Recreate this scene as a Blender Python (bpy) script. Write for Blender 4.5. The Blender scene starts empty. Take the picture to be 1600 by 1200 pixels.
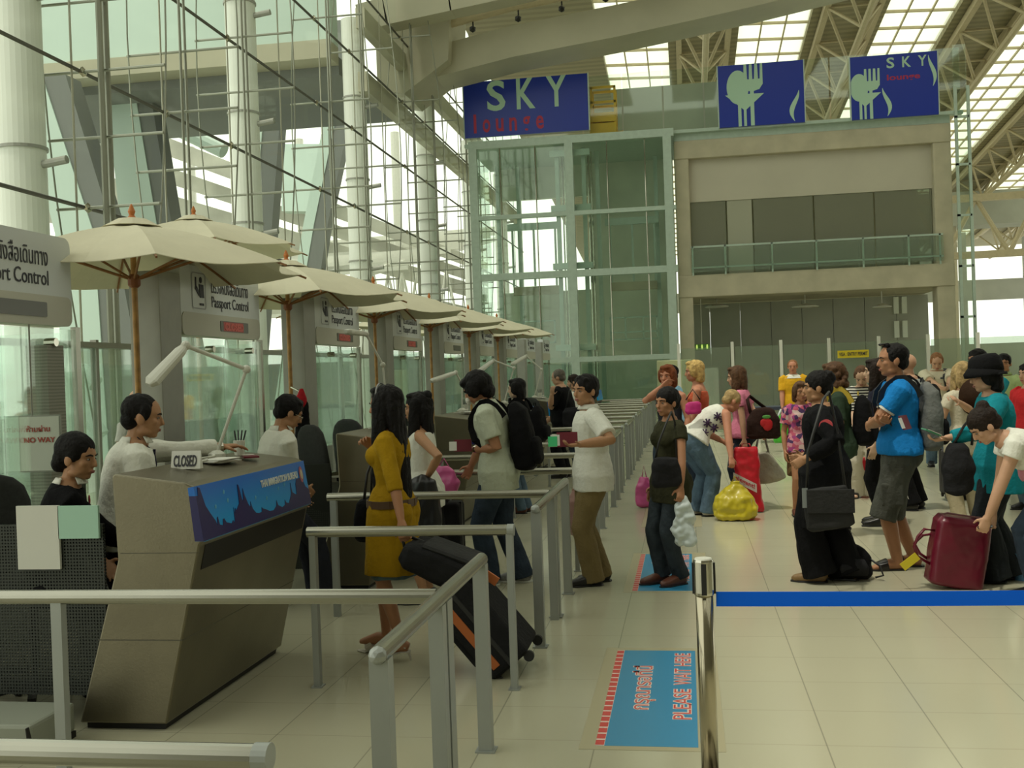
import bpy, bmesh, math, random
from math import sin, cos, pi, radians, sqrt, atan
from mathutils import Vector, Matrix, Euler, noise
random.seed(7)
SC = bpy.context.scene
COL = SC.collection
V = Vector
# ---------------------------------------------------------------- camera, sky, light, exposure
FPX, EYE = 1680.0, 1.68
YAW, PITCH, ROLL = atan(272 / FPX), radians(-0.45), radians(-2.0)
cam_d = bpy.data.cameras.new('camera'); cam = bpy.data.objects.new('camera', cam_d); COL.objects.link(cam)
CR = Matrix.Rotation(YAW, 3, 'Z') @ Matrix.Rotation(pi / 2 + PITCH, 3, 'X') @ Matrix.Rotation(ROLL, 3, 'Z')
cam.matrix_world = Matrix.Translation((0, 0, EYE)) @ CR.to_4x4()
cam_d.lens = FPX / 1600 * 36; cam_d.sensor_width = 36; cam_d.clip_end = 600
SC.camera = cam
SC.view_settings.view_transform = 'Standard'; SC.view_settings.look = 'None'
SC.view_settings.gamma = 1; SC.view_settings.use_curve_mapping = False
SC.view_settings.exposure = -0.25
wd = bpy.data.worlds.new('sky'); SC.world = wd; wd.use_nodes = True
bg = wd.node_tree.nodes['Background']
bg.inputs[0].default_value = (0.97, 1.0, 0.84, 1); bg.inputs[1].default_value = 1.7
sun_d = bpy.data.lights.new('sun', 'SUN'); sun_d.energy = 2.0; sun_d.angle = radians(2); sun_d.color = (1, .95, .8)
sun = bpy.data.objects.new('sun', sun_d); COL.objects.link(sun)
sun.rotation_euler = (radians(12), radians(-9), 0); sun.location = (-20, -20, 40)

def P(px, py, Y):                       # the point at depth Y seen at a pixel of the photograph
    d = CR @ V(((px - 800) / FPX, (600 - py) / FPX, -1)); return V((0, 0, EYE)) + d * (Y / d.y)
def PX(px, py, X):
    d = CR @ V(((px - 800) / FPX, (600 - py) / FPX, -1)); return V((0, 0, EYE)) + d * (X / d.x)
def PG(px, py, z=0.0):
    d = CR @ V(((px - 800) / FPX, (600 - py) / FPX, -1)); return V((0, 0, EYE)) + d * ((z - EYE) / d.z)

# ---------------------------------------------------------------- materials
MATS = {}
def mat(name, col, rough=.6, metal=0, var=0.0, vscale=6, bump=0.0, bscale=60, spec=.5, coat=0, sheen=0):
    if name in MATS: return MATS[name]
    m = bpy.data.materials.new(name); m.use_nodes = True; nt = m.node_tree
    b = nt.nodes['Principled BSDF']
    b.inputs['Base Color'].default_value = (*col, 1); b.inputs['Roughness'].default_value = rough
    b.inputs['Metallic'].default_value = metal; b.inputs['Specular IOR Level'].default_value = spec
    if coat: b.inputs['Coat Weight'].default_value = coat
    if sheen: b.inputs['Sheen Weight'].default_value = sheen
    tc = nt.nodes.new('ShaderNodeTexCoord')
    if var:
        n = nt.nodes.new('ShaderNodeTexNoise'); n.inputs['Scale'].default_value = vscale; n.inputs['Detail'].default_value = 4
        r = nt.nodes.new('ShaderNodeValToRGB')
        r.color_ramp.elements[0].position = .3; r.color_ramp.elements[1].position = .7
        r.color_ramp.elements[0].color = (*[c * (1 - var) for c in col], 1)
        r.color_ramp.elements[1].color = (*[min(1, c * (1 + var)) for c in col], 1)
        nt.links.new(tc.outputs['Object'], n.inputs['Vector']); nt.links.new(n.outputs['Fac'], r.inputs['Fac'])
        nt.links.new(r.outputs['Color'], b.inputs['Base Color'])
    if bump:
        n = nt.nodes.new('ShaderNodeTexNoise'); n.inputs['Scale'].default_value = bscale; n.inputs['Detail'].default_value = 3
        bp = nt.nodes.new('ShaderNodeBump'); bp.inputs['Strength'].default_value = bump; bp.inputs['Distance'].default_value = .02
        nt.links.new(tc.outputs['Object'], n.inputs['Vector']); nt.links.new(n.outputs['Fac'], bp.inputs['Height'])
        nt.links.new(bp.outputs['Normal'], b.inputs['Normal'])
    MATS[name] = m; return m
def cloth(name, col, var=.12): return mat('cloth_' + name, col, .85, 0, var, 9, .35, 40, .12, 0, 0)
def stripes(name, c1, c2, freq, axis='Z', rough=.85, sharp=.5):
    if name in MATS: return MATS[name]
    m = mat(name, c1, rough, spec=.2); nt = m.node_tree; b = nt.nodes['Principled BSDF']
    tc = nt.nodes.new('ShaderNodeTexCoord'); w = nt.nodes.new('ShaderNodeTexWave'); w.bands_direction = axis
    w.inputs['Scale'].default_value = freq; w.inputs['Distortion'].default_value = .6
    r = nt.nodes.new('ShaderNodeValToRGB'); r.color_ramp.interpolation = 'CONSTANT'
    r.color_ramp.elements[0].color = (*c1, 1); r.color_ramp.elements[1].color = (*c2, 1); r.color_ramp.elements[1].position = sharp
    nt.links.new(tc.outputs['Object'], w.inputs['Vector']); nt.links.new(w.outputs['Fac'], r.inputs['Fac'])
    nt.links.new(r.outputs['Color'], b.inputs['Base Color']); return m
def patches(name, cols, scale):         # a printed pattern of irregular coloured patches
    if name in MATS: return MATS[name]
    m = mat(name, cols[0], .85, spec=.2); nt = m.node_tree; b = nt.nodes['Principled BSDF']
    tc = nt.nodes.new('ShaderNodeTexCoord'); w = nt.nodes.new('ShaderNodeTexVoronoi'); w.inputs['Scale'].default_value = scale
    s = nt.nodes.new('ShaderNodeSeparateColor')
    r = nt.nodes.new('ShaderNodeValToRGB'); r.color_ramp.interpolation = 'CONSTANT'
    while len(r.color_ramp.elements) < len(cols): r.color_ramp.elements.new(.5)
    for i, c in enumerate(cols):
        r.color_ramp.elements[i].position = i / len(cols); r.color_ramp.elements[i].color = (*c, 1)
    nt.links.new(tc.outputs['Object'], w.inputs['Vector']); nt.links.new(w.outputs['Color'], s.inputs[0])
    nt.links.new(s.outputs[0], r.inputs['Fac']); nt.links.new(r.outputs['Color'], b.inputs['Base Color']); return m
def glass(name, tint, refl=.12, haze=0.0, hazecol=(.7, .8, .7)):
    if name in MATS: return MATS[name]
    m = bpy.data.materials.new(name); m.use_nodes = True; nt = m.node_tree
    for n in list(nt.nodes): nt.nodes.remove(n)
    out = nt.nodes.new('ShaderNodeOutputMaterial')
    t = nt.nodes.new('ShaderNodeBsdfTransparent'); t.inputs[0].default_value = (*tint, 1)
    g = nt.nodes.new('ShaderNodeBsdfGlossy'); g.inputs['Roughness'].default_value = .03; g.inputs[0].default_value = (.9, .95, .9, 1)
    lw = nt.nodes.new('ShaderNodeLayerWeight'); lw.inputs[0].default_value = .35
    mr = nt.nodes.new('ShaderNodeMapRange'); mr.inputs[3].default_value = refl * .5; mr.inputs[4].default_value = min(.85, refl * 4)
    mx = nt.nodes.new('ShaderNodeMixShader')
    nt.links.new(lw.outputs['Fresnel'], mr.inputs[0]); nt.links.new(mr.outputs[0], mx.inputs[0])
    src = t.outputs[0]
    if haze:
        d = nt.nodes.new('ShaderNodeBsdfDiffuse'); d.inputs[0].default_value = (*hazecol, 1)
        m2 = nt.nodes.new('ShaderNodeMixShader'); m2.inputs[0].default_value = haze
        nt.links.new(t.outputs[0], m2.inputs[1]); nt.links.new(d.outputs[0], m2.inputs[2]); src = m2.outputs[0]
    nt.links.new(src, mx.inputs[1]); nt.links.new(g.outputs[0], mx.inputs[2]); nt.links.new(mx.outputs[0], out.inputs[0])
    MATS[name] = m; return m
def skylight(name, col, clear=.35):
    m = bpy.data.materials.new(name); m.use_nodes = True; nt = m.node_tree
    for n in list(nt.nodes): nt.nodes.remove(n)
    out = nt.nodes.new('ShaderNodeOutputMaterial'); t = nt.nodes.new('ShaderNodeBsdfTransparent'); t.inputs[0].default_value = (*col, 1)
    d = nt.nodes.new('ShaderNodeBsdfTranslucent'); d.inputs[0].default_value = (*col, 1)
    mx = nt.nodes.new('ShaderNodeMixShader'); mx.inputs[0].default_value = 1 - clear
    nt.links.new(t.outputs[0], mx.inputs[1]); nt.links.new(d.outputs[0], mx.inputs[2]); nt.links.new(mx.outputs[0], out.inputs[0]); return m
def perforated(name, col, scale, hole=.32):
    if name in MATS: return MATS[name]
    m = mat(name, col, .5, .6); nt = m.node_tree; b = nt.nodes['Principled BSDF']
    tc = nt.nodes.new('ShaderNodeTexCoord'); mp = nt.nodes.new('ShaderNodeVectorMath'); mp.operation = 'SCALE'; mp.inputs['Scale'].default_value = scale
    fr = nt.nodes.new('ShaderNodeVectorMath'); fr.operation = 'FRACTION'
    sb = nt.nodes.new('ShaderNodeVectorMath'); sb.operation = 'SUBTRACT'; sb.inputs[1].default_value = (.5, .5, .5)
    sx = nt.nodes.new('ShaderNodeSeparateXYZ'); cx = nt.nodes.new('ShaderNodeCombineXYZ')
    ln = nt.nodes.new('ShaderNodeVectorMath'); ln.operation = 'LENGTH'
    gt = nt.nodes.new('ShaderNodeMath'); gt.operation = 'GREATER_THAN'; gt.inputs[1].default_value = hole
    L = nt.links.new
    L(tc.outputs['Object'], mp.inputs[0]); L(mp.outputs[0], fr.inputs[0]); L(fr.outputs[0], sb.inputs[0]); L(sb.outputs[0], sx.inputs[0])
    L(sx.outputs['X'], cx.inputs[0]); L(sx.outputs['Z'], cx.inputs[1]); L(cx.outputs[0], ln.inputs[0]); L(ln.outputs['Value'], gt.inputs[0])
    L(gt.outputs[0], b.inputs['Alpha']); return m

ALU = mat('satin_aluminium', (.36, .355, .30), .27, .95, .05, 3)
ALUD = mat('painted_aluminium_post', (.36, .38, .36), .45, .5, .05, 3)
STEEL = mat('brushed_counter_steel', (.19, .17, .115), .34, .75, .12, 2.5, .04, 90)
CHROME = mat('chrome', (.55, .53, .45), .12, 1)
BLACK = mat('black_plastic', (.012, .012, .013), .45)
BLACKM = mat('black_recess', (.01, .009, .008), .6)
WHITEP = mat('white_paint', (.66, .66, .58), .4, 0, .03)
PAPER = mat('paper', (.72, .72, .66), .8)
PAPERG = mat('pale_green_paper', (.42, .66, .54), .8)
MINT = mat('mint_painted_steel', (.44, .54, .46), .4, .1, .06)
CONC = mat('concrete', (.47, .43, .31), .85, 0, .12, 1.3, .1, 12)
CONCD = mat('grey_panel', (.37, .38, .32), .7, 0, .06, 1)
TAN = mat('tan_truss_paint', (.50, .43, .28), .55, 0, .06)
GIRD = mat('girder_paint', (.42, .40, .29), .55, 0, .08, .6)
COLW = mat('column_paint', (.74, .76, .69), .4, 0, .03, .5)
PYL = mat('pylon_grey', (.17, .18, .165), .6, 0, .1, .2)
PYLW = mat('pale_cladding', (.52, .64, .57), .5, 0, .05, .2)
GREYP = mat('grey_booth_post', (.33, .33, .29), .45, .2, .05)
WOOD = mat('bamboo_pole', (.42, .22, .06), .5, 0, .25, 14)
CANV = mat('cream_canvas', (.70, .66, .49), .9, 0, .04, 3, .1, 30)
SIGNW = mat('sign_white', (.60, .63, .62), .35)
SIGNB = mat('sign_beige', (.50, .49, .40), .4)
INK = mat('dark_ink', (.03, .03, .04), .6)
LEDR = mat('red_led_text', (.6, .08, .06), .4)
LEDB = mat('led_panel', (.10, .10, .08), .3)
BLUE = mat('sign_blue', (.004, .026, .32), .3)
SIGNG = mat('sign_pale_green', (.42, .62, .47), .5)
SIGNR = mat('sign_red', (.40, .02, .06), .5)
GL = glass('clear_green_glass', (.92, .97, .94), .08)
GLB = glass('booth_glass', (.91, .965, .935), .10, .07, (.6, .7, .62))
GLW = glass('curtain_glass', (.95, .98, .96), .03)
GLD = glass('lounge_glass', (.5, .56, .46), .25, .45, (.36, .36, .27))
BELT = mat('blue_belt', (.0, .12, .78), .6, spec=.2)
MATB = mat('floor_sticker_blue', (.03, .25, .46), .35)
MATR = mat('floor_sticker_red', (.62, .06, .05), .4)
MATW = mat('floor_sticker_white', (.78, .62, .55), .4)
ORANGE = mat('orange_band', (.42, .11, .02), .6)
YEL = mat('yellow_machine', (.75, .42, .02), .45)

# ---------------------------------------------------------------- mesh builder
class MB:
    def __init__(s): s.bm = bmesh.new()
    def box(s, lo, hi, R=None, at=None):
        c = [(lo[i] + hi[i]) / 2 for i in range(3)]; d = [abs(hi[i] - lo[i]) for i in range(3)]
        M = Matrix.Translation(c) @ Matrix.Diagonal((*d, 1))
        if R is not None: M = Matrix.Translation(at) @ R.to_4x4() @ M
        bmesh.ops.create_cube(s.bm, size=1, matrix=M); return s
    def tube(s, a, b, r, r2=None, n=10, caps=True):
        a, b = V(a), V(b); d = b - a
        M = Matrix.Translation((a + b) / 2) @ d.to_track_quat('Z', 'Y').to_matrix().to_4x4()
        bmesh.ops.create_cone(s.bm, cap_ends=caps, segments=n, radius1=r, radius2=r if r2 is None else r2, depth=d.length, matrix=M); return s
    def path(s, pts, r, n=8):
        pts = [V(p) for p in pts]
        s.loft(pts, [(r, r)] * len(pts), n=n, p=2); return s
    def bar(s, a, b, w, h, up=(0, 0, 1)):           # rectangular bar from a to b
        a, b = V(a), V(b); d = (b - a); y = d.normalized(); x = y.cross(V(up)).normalized(); z = x.cross(y)
        R = Matrix((x, y, z)).transposed(); M = Matrix.Translation((a + b) / 2) @ R.to_4x4() @ Matrix.Diagonal((w, d.length, h, 1))
        bmesh.ops.create_cube(s.bm, size=1, matrix=M); return s
    def ell(s, c, r, R=None, sub=2):
        M = Matrix.Translation(c)
        if R is not None: M = M @ R.to_4x4()
        bmesh.ops.create_icosphere(s.bm, subdivisions=sub, radius=1, matrix=M @ Matrix.Diagonal((*r, 1))); return s
    def loft(s, cs, rs, side=(1, 0, 0), n=14, p=2.0):
        cs = [V(c) for c in cs]; rings = []; side = V(side)
        for i, c in enumerate(cs):
            t = (cs[min(i + 1, len(cs) - 1)] - cs[max(i - 1, 0)])
            if t.length < 1e-9: t = V((0, 0, 1))
            t.normalize(); u = side - t * side.dot(t)
            if u.length < .15: u = V((0, 1, 0)) - t * t.y
            if u.length < .15: u = V((0, 0, 1)) - t * t.z
            u.normalize(); v = t.cross(u); ring = []
            rx, ry = rs[i] if isinstance(rs[i], (tuple, list)) else (rs[i], rs[i])
            for k in range(n):
                a = 2 * pi * k / n; ca, sa = cos(a), sin(a)
                x = math.copysign(abs(ca) ** (2 / p), ca) * rx; y = math.copysign(abs(sa) ** (2 / p), sa) * ry
                ring.append(s.bm.verts.new(c + u * x + v * y))
            rings.append(ring)
        for a, b in zip(rings, rings[1:]):
            for k in range(n): s.bm.faces.new((a[k], a[(k + 1) % n], b[(k + 1) % n], b[k]))
        s.bm.faces.new(list(reversed(rings[0]))); s.bm.faces.new(rings[-1]); return s
    def prism(s, poly, axis, a, b):                  # polygon in two axes extruded along the third
        def mk(p, t):
            q = list(p); q.insert(axis, t); return s.bm.verts.new(q)
        A = [mk(p, a) for p in poly]; B = [mk(p, b) for p in poly]; n = len(poly)
        s.bm.faces.new(A); s.bm.faces.new(list(reversed(B)))
        for i in range(n): s.bm.faces.new((A[i], B[i], B[(i + 1) % n], A[(i + 1) % n]))
        return s
    def lathe(s, prof, c=(0, 0, 0), n=20):
        rings = []
        for r, z in prof:
            rings.append([s.bm.verts.new((c[0] + r * cos(2 * pi * k / n), c[1] + r * sin(2 * pi * k / n), c[2] + z)) for k in range(n)])
        for a, b in zip(rings, rings[1:]):
            for k in range(n): s.bm.faces.new((a[k], a[(k + 1) % n], b[(k + 1) % n], b[k]))
        s.bm.faces.new(list(reversed(rings[0]))); s.bm.faces.new(rings[-1]); return s
    def quad(s, *ps): s.bm.faces.new([s.bm.verts.new(p) for p in ps]); return s
    def build(s, name, m, parent=None, smooth=False, bevel=0, seg=2, world=False, vox=0, amp=0, freq=9, sm=2, stretch=(1, 1, 1)):
        bm = s.bm
        bmesh.ops.recalc_face_normals(bm, faces=bm.faces)
        if world and parent is not None:
            bmesh.ops.transform(bm, matrix=wmat(parent).inverted(), verts=bm.verts)
        if bevel: bmesh.ops.bevel(bm, geom=list(bm.edges), offset=bevel, segments=seg, affect='EDGES', clamp_overlap=True, profile=.5)
        me = bpy.data.meshes.new(name); bm.to_mesh(me); bm.free()
        if vox:
            t = bpy.data.objects.new('tmp', me); COL.objects.link(t)
            md = t.modifiers.new('r', 'REMESH'); md.mode = 'VOXEL'; md.voxel_size = vox; md.use_smooth_shade = True
            dg = bpy.context.evaluated_depsgraph_get(); dg.update()
            m2 = bpy.data.meshes.new_from_object(t.evaluated_get(dg)); bpy.data.objects.remove(t); bpy.data.meshes.remove(me); me = m2; me.name = name
            b2 = bmesh.new(); b2.from_mesh(me)
            for _ in range(sm): bmesh.ops.smooth_vert(b2, verts=b2.verts, factor=.5, use_axis_x=True, use_axis_y=True, use_axis_z=True)
            if amp:
                b2.normal_update(); ofs = V((random.random() * 50, 0, 0)); sv = V(stretch)
                for v in b2.verts:
                    q = V((v.co.x * sv.x, v.co.y * sv.y, v.co.z * sv.z)) * freq + ofs
                    v.co += v.normal * amp * (noise.noise(q) + .5 * noise.noise(q * 2.3))
            b2.to_mesh(me); b2.free(); smooth = True
        if smooth:
            me.polygons.foreach_set('use_smooth', [True] * len(me.polygons))
        me.materials.clear(); me.materials.append(m)
        o = bpy.data.objects.new(name, me); COL.objects.link(o)
        if parent is not None: o.parent = parent
        return o
def wmat(o):
    M = o.matrix_basis.copy()
    while o.parent: o = o.parent; M = o.matrix_basis @ M
    return M
def tag(o, label=None, cat=None, group=None, kind=None):
    if label: o['label'] = label
    if cat: o['category'] = cat
    if group: o['group'] = group
    if kind: o['kind'] = kind
    return o
def root(name, loc, label, cat, group=None, rz=0, kind=None):
    o = bpy.data.objects.new(name, None); COL.objects.link(o); o.empty_display_size = .1
    o.location = loc; o.rotation_euler = (0, 0, rz); return tag(o, label, cat, group, kind)
def dup(o, parent=None):
    c = o.copy(); COL.objects.link(c)
    if parent: c.parent = parent
    for ch in list(o.children): dup(ch, c)
    return c
ORD = ['nearest', 'second', 'third', 'fourth', 'fifth', 'sixth', 'seventh', 'eighth', 'ninth', 'tenth', 'eleventh', 'twelfth']
def text(body, name, m, parent, origin, right, up, w, h=None, ext=.002, bold=0.0):
    """flat lettering fitted to w x h; origin is its lower left corner in the parent's space"""
    cu = bpy.data.curves.new('t', 'FONT'); cu.body = body; cu.size = 1; cu.extrude = .001; cu.offset = bold; cu.resolution_u = 3
    t = bpy.data.objects.new('t', cu); COL.objects.link(t)
    dg = bpy.context.evaluated_depsgraph_get(); dg.update()
    me = bpy.data.meshes.new_from_object(t.evaluated_get(dg)); bpy.data.objects.remove(t)
    xs = [v.co.x for v in me.vertices]; ys = [v.co.y for v in me.vertices]
    x0, y0 = min(xs), min(ys); sx = w / (max(xs) - x0); sy = sx if h is None else h / (max(ys) - y0)
    r, u = V(right).normalized(), V(up).normalized(); n = r.cross(u); o = V(origin)
    for v in me.vertices:
        x, y, z = (v.co.x - x0) * sx, (v.co.y - y0) * sy, (ext if v.co.z > 0 else 0)
        v.co = o + r * x + u * y + n * z
    me.materials.clear(); me.materials.append(m); me.name = name
    ob = bpy.data.objects.new(name, me); COL.objects.link(ob)
    if parent is not None: ob.parent = parent
    return ob
def poly_plate(pts, name, m, parent, origin, right, up, depth=.004):
    """an outline in (right, up) coordinates, as a thin plate"""
    r, u = V(right).normalized(), V(up).normalized(); n = r.cross(u); o = V(origin); bm = bmesh.new()
    A = [bm.verts.new(o + r * x + u * y) for x, y in pts]; B = [bm.verts.new(o + r * x + u * y + n * depth) for x, y in pts]
    k = len(pts); bm.faces.new(list(reversed(A))); bm.faces.new(B)
    for i in range(k): bm.faces.new((A[i], A[(i + 1) % k], B[(i + 1) % k], B[i]))
    b = MB(); b.bm.free(); b.bm = bm; return b.build(name, m, parent)
# ================================================================ the setting
def struct(b, name, m, **k):
    o = b.build(name, m, **k); o['kind'] = 'structure'; return o
# floor: pale stone tiles
fm = mat('floor_tiles', (.6, .56, .4), .16, 0); nt = fm.node_tree; pb = nt.nodes['Principled BSDF']
tc = nt.nodes.new('ShaderNodeTexCoord'); mp = nt.nodes.new('ShaderNodeMapping'); mp.inputs['Location'].default_value = (-.05, -.474, 0)
br = nt.nodes.new('ShaderNodeTexBrick'); br.offset = 0; br.squash = 1
br2 = nt.nodes.new('ShaderNodeTexBrick'); br2.offset = 0; br2.squash = 1
for q_, w_, h_, dk in ((br, .51, 500, .50), (br2, 500, .49, .80)):
    q_.inputs['Scale'].default_value = 1; q_.inputs['Brick Width'].default_value = w_; q_.inputs['Row Height'].default_value = h_
    q_.inputs['Mortar Size'].default_value = .0035; q_.inputs['Mortar Smooth'].default_value = .2; q_.inputs['Mortar'].default_value = (dk, dk, dk, 1)
br.inputs['Color1'].default_value = (.47, .45, .325, 1); br.inputs['Color2'].default_value = (.455, .435, .31, 1)
br2.inputs['Color1'].default_value = (1, 1, 1, 1); br2.inputs['Color2'].default_value = (.985, .985, .985, 1)
mxc = nt.nodes.new('ShaderNodeMix'); mxc.data_type = 'RGBA'; mxc.blend_type = 'MULTIPLY'; mxc.inputs[0].default_value = 1
nz = nt.nodes.new('ShaderNodeTexNoise'); nz.inputs['Scale'].default_value = 1.7; nz.inputs['Detail'].default_value = 5
rr = nt.nodes.new('ShaderNodeMapRange'); rr.inputs[3].default_value = .10; rr.inputs[4].default_value = .26
L = nt.links.new
L(tc.outputs['Object'], mp.inputs[0]); L(mp.outputs[0], br.inputs['Vector']); L(mp.outputs[0], br2.inputs['Vector']); L(br.outputs['Color'], mxc.inputs[6]); L(br2.outputs['Color'], mxc.inputs[7]); L(mxc.outputs[2], pb.inputs['Base Color'])
br.inputs['Mortar'].default_value = (.30, .29, .21, 1)
L(tc.outputs['Object'], nz.inputs['Vector']); L(nz.outputs['Fac'], rr.inputs[0]); L(rr.outputs[0], pb.inputs['Roughness'])
pb.inputs['Specular IOR Level'].default_value = .4
struct(MB().box((-9.7, -12, -.3), (34, 120, 0)), 'floor', fm)
struct(MB().box((-60, -12, -.9), (-9.7, 120, -.6)), 'trim_1', mat('outside_ground', (.42, .44, .38), .7, 0, .1, .3))
# ceiling: opaque bands with skylight strips between, falling gently away
SLX = [-2.1 + 7.1 * k for k in range(-1, 5)]; SH = 1.75
def zc(Y): return 18.8 + .09 * (58 - Y)
cb = MB(); ROOFM = stripes('ribbed_roof', (.33, .30, .20), (.27, .245, .165), .55, 'Y', .8)
SLX = SLX[1:]
edges = [-10.4] + sum([[x - SH, x + SH] for x in SLX], []) + [50]
for a, b in zip(edges[::2], edges[1::2]):
    Y0, Y1 = -12, 118
    vs = [(a, Y0, zc(Y0)), (b, Y0, zc(Y0)), (b, Y1, zc(Y1)), (a, Y1, zc(Y1))]
    A = [cb.bm.verts.new(v) for v in vs]; B = [cb.bm.verts.new((x, y, z + .5)) for x, y, z in vs]
    cb.bm.faces.new(A); cb.bm.faces.new(B[::-1])
    for i in range(4): cb.bm.faces.new((A[i], B[i], B[(i + 1) % 4], A[(i + 1) % 4]))
struct(cb, 'ceiling', ROOFM)
SKYG = skylight('skylight_glass', (.80, .84, .70), .45)
for k, x in enumerate(SLX):
    b = MB().quad((x - SH, 30, zc(30) + .3), (x + SH, 30, zc(30) + .3), (x + SH, 118, zc(118) + .3), (x - SH, 118, zc(118) + .3))
    w = struct(b, 'window_%d' % (k + 1), SKYG)
    m_ = MB(); Y = 31
    while Y < 117:
        m_.bar((x - SH, Y, zc(Y) + .22), (x + SH, Y + .55, zc(Y) + .22), .10, .14); Y += 2.1
    for q in (-.6, .6): m_.bar((x + q, 31, zc(31) + .2), (x + q, 117, zc(117) + .2), .07, .12)
    m_.build('mullion', TAN, w)
# far wall and side walls of the hall
fw = MB().box((-9.7, 112, 0), (60, 112.6, 3.2)).box((-9.7, 112, 7.5), (60, 112.6, 9.5))
for x in range(-9, 60, 6): fw.box((x, 112.05, 3.2), (x + .7, 112.5, 15))
struct(fw, 'wall_far', CONCD)
struct(MB().box((-9.7, -12.5, 0), (40, -12, 24.5)), 'wall_back_unseen', mat('back_wall', (.25, .24, .19), .8))  # unseen wall behind the camera, added to darken the foreground
struct(MB().box((33.5, -12, 9), (34, 75, 22)).box((33.5, -12, 0), (34, 20, 9)), 'wall_right', mat('side_wall', (.3, .29, .23), .8))

# roof trusses, one under each opaque band
for k, x in enumerate([SLX[i] + 3.55 for i in range(0, 5)]):
    t = root('roof_truss', (x, 45, zc(45) - 2.4), 'tan triangular roof truss under the opaque roof band, %s from the left' % ORD[k].replace('nearest', 'first'), 'roof truss', 'roof trusses under the ceiling')
    for s in (-1.25, 1.25):
        MB().bar((x + s, 44, zc(44) - .25), (x + s, 112, zc(112) - .25), .28, .36).build('top_chord', TAN, t, world=True)
    MB().tube((x, 44, zc(44) - 2.3), (x, 112, zc(112) - 2.3), .16, n=8).build('bottom_chord', TAN, t, world=True)
    w = MB(); Y = 45
    while Y < 110:
        for s in (-1.25, 1.25):
            w.tube((x + s, Y, zc(Y) - .3), (x, Y + 2.2, zc(Y + 2.2) - 2.25), .085, n=6)
            w.tube((x + s, Y + 4.4, zc(Y + 4.4) - .3), (x, Y + 2.2, zc(Y + 2.2) - 2.25), .085, n=6)
        w.tube((x - 1.25, Y, zc(Y) - .3), (x + 1.25, Y, zc(Y) - .3), .07, n=6); Y += 4.4
    w.build('web_bracing', TAN, t, world=True)

# big box girder crossing overhead, on a bracket at the column line
g = root('box_girder', (-9.6, 40, 13.2), 'massive pale grey box girder crossing overhead at the top of the hall', 'girder')
gb = MB(); pts = [(q.x, q.z) for q in (P(px, py, 39.2) for px, py in ((640, 130), (690, 118), (800, 89), (965, 57), (1080, 32), (1190, 7), (1330, -28), (1700, -125)))]
for (x0, z0), (x1, z1) in zip(pts, pts[1:]):
    gb.bm.faces.ensure_lookup_table(); a = []
    for x, z in ((x0, z0), (x1, z1)):
        a.append([gb.bm.verts.new(p) for p in ((x, 39.2, z), (x, 41.2, z), (x, 41.2, z + 1.15), (x, 39.2, z + 1.15))])
    for i in range(4): gb.bm.faces.new((a[0][i], a[0][(i + 1) % 4], a[1][(i + 1) % 4], a[1][i]))
bmesh.ops.remove_doubles(gb.bm, verts=gb.bm.verts, dist=.001)
gb.build('lower_chord', GIRD, g, world=True)
ub = MB()
up_pts = [(q.x, q.z) for q in (P(px, py, 37) for px, py in ((560, 50), (600, 38), (700, 16), (800, -6), (1000, -55), (1400, -150)))]
for (x0, z0), (x1, z1) in zip(up_pts, up_pts[1:]): ub.bar((x0, 37.5, z0 + .5), (x1 + .05, 37.5, z1 + .5), .9, 1.0)
ub.build('upper_chord', GIRD, g, world=True)
MB().prism([(-10.9, 12.4), (-9.9, 12.2), (-8.2, 13.3), (-8.0, 15.9), (-10.9, 17)], 1, 38.6, 41.4).build('bracket', GIRD, g, world=True)
mb = MB()
for (x0, z0), (x1, z1) in zip(pts[1:], pts[2:]): mb.tube((x0, 39.0, z0 + 1.75), (x1, 39.0, z1 + 1.75), .17)
mb.build('service_pipe', TAN, g, world=True)
for x in (-7.3, -5.6, -4, -2.4, -.7):
    z = pts[1][1] + (x - pts[1][0]) * (pts[5][1] - pts[1][1]) / (pts[5][0] - pts[1][0]) + .62
    MB().tube((x, 39, z + 1.1), (x, 39, z + .75), .03).ell((x, 38.9, z + .72), (.13, .16, .13), sub=1).build('spot_lamp', BLACK, g, world=True)

# columns and long beams of the left side
for k, Y in enumerate([16.0, 25.1, 34.4, 44.2, 53.5, 62.8]):
    c = root('column', (-10.5, Y, -.6), ['huge white column at the left edge of the picture behind the first sign', 'white round column rising behind the second parasol', 'white round column between the curtain wall cables, third from the left', 'white round column just left of the blue lounge sign', 'white round column beyond the fourth, fifth in the row', 'white round column farthest in the row'][k], 'column', 'white columns of the glass wall')
    MB().tube((0, 0, 0), (0, 0, 14.2), .37, n=28).build('shaft', COLW, c, smooth=False)
    cb_ = MB()
    for z in (6.2, 8.9, 11.6): cb_.tube((0, 0, z), (0, 0, z + .05), .40, n=24)
    cb_.build('collar', GREYP, c)
    for z in (5.95, 8.65, 11.3): MB().tube((.3, 0, z), (.78, 0, z + .06), .07).build('strut', GREYP, c)
for z, lab in ((13.35, 'upper pale beam running along the column tops'), (11.3, 'lower pale beam running along the columns')):
    tag(MB().box((-10.1, 33.5, z - .32), (-9.75 - .05, 66, z + .32)).build('long_beam', GIRD), lab, 'beam')
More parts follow.
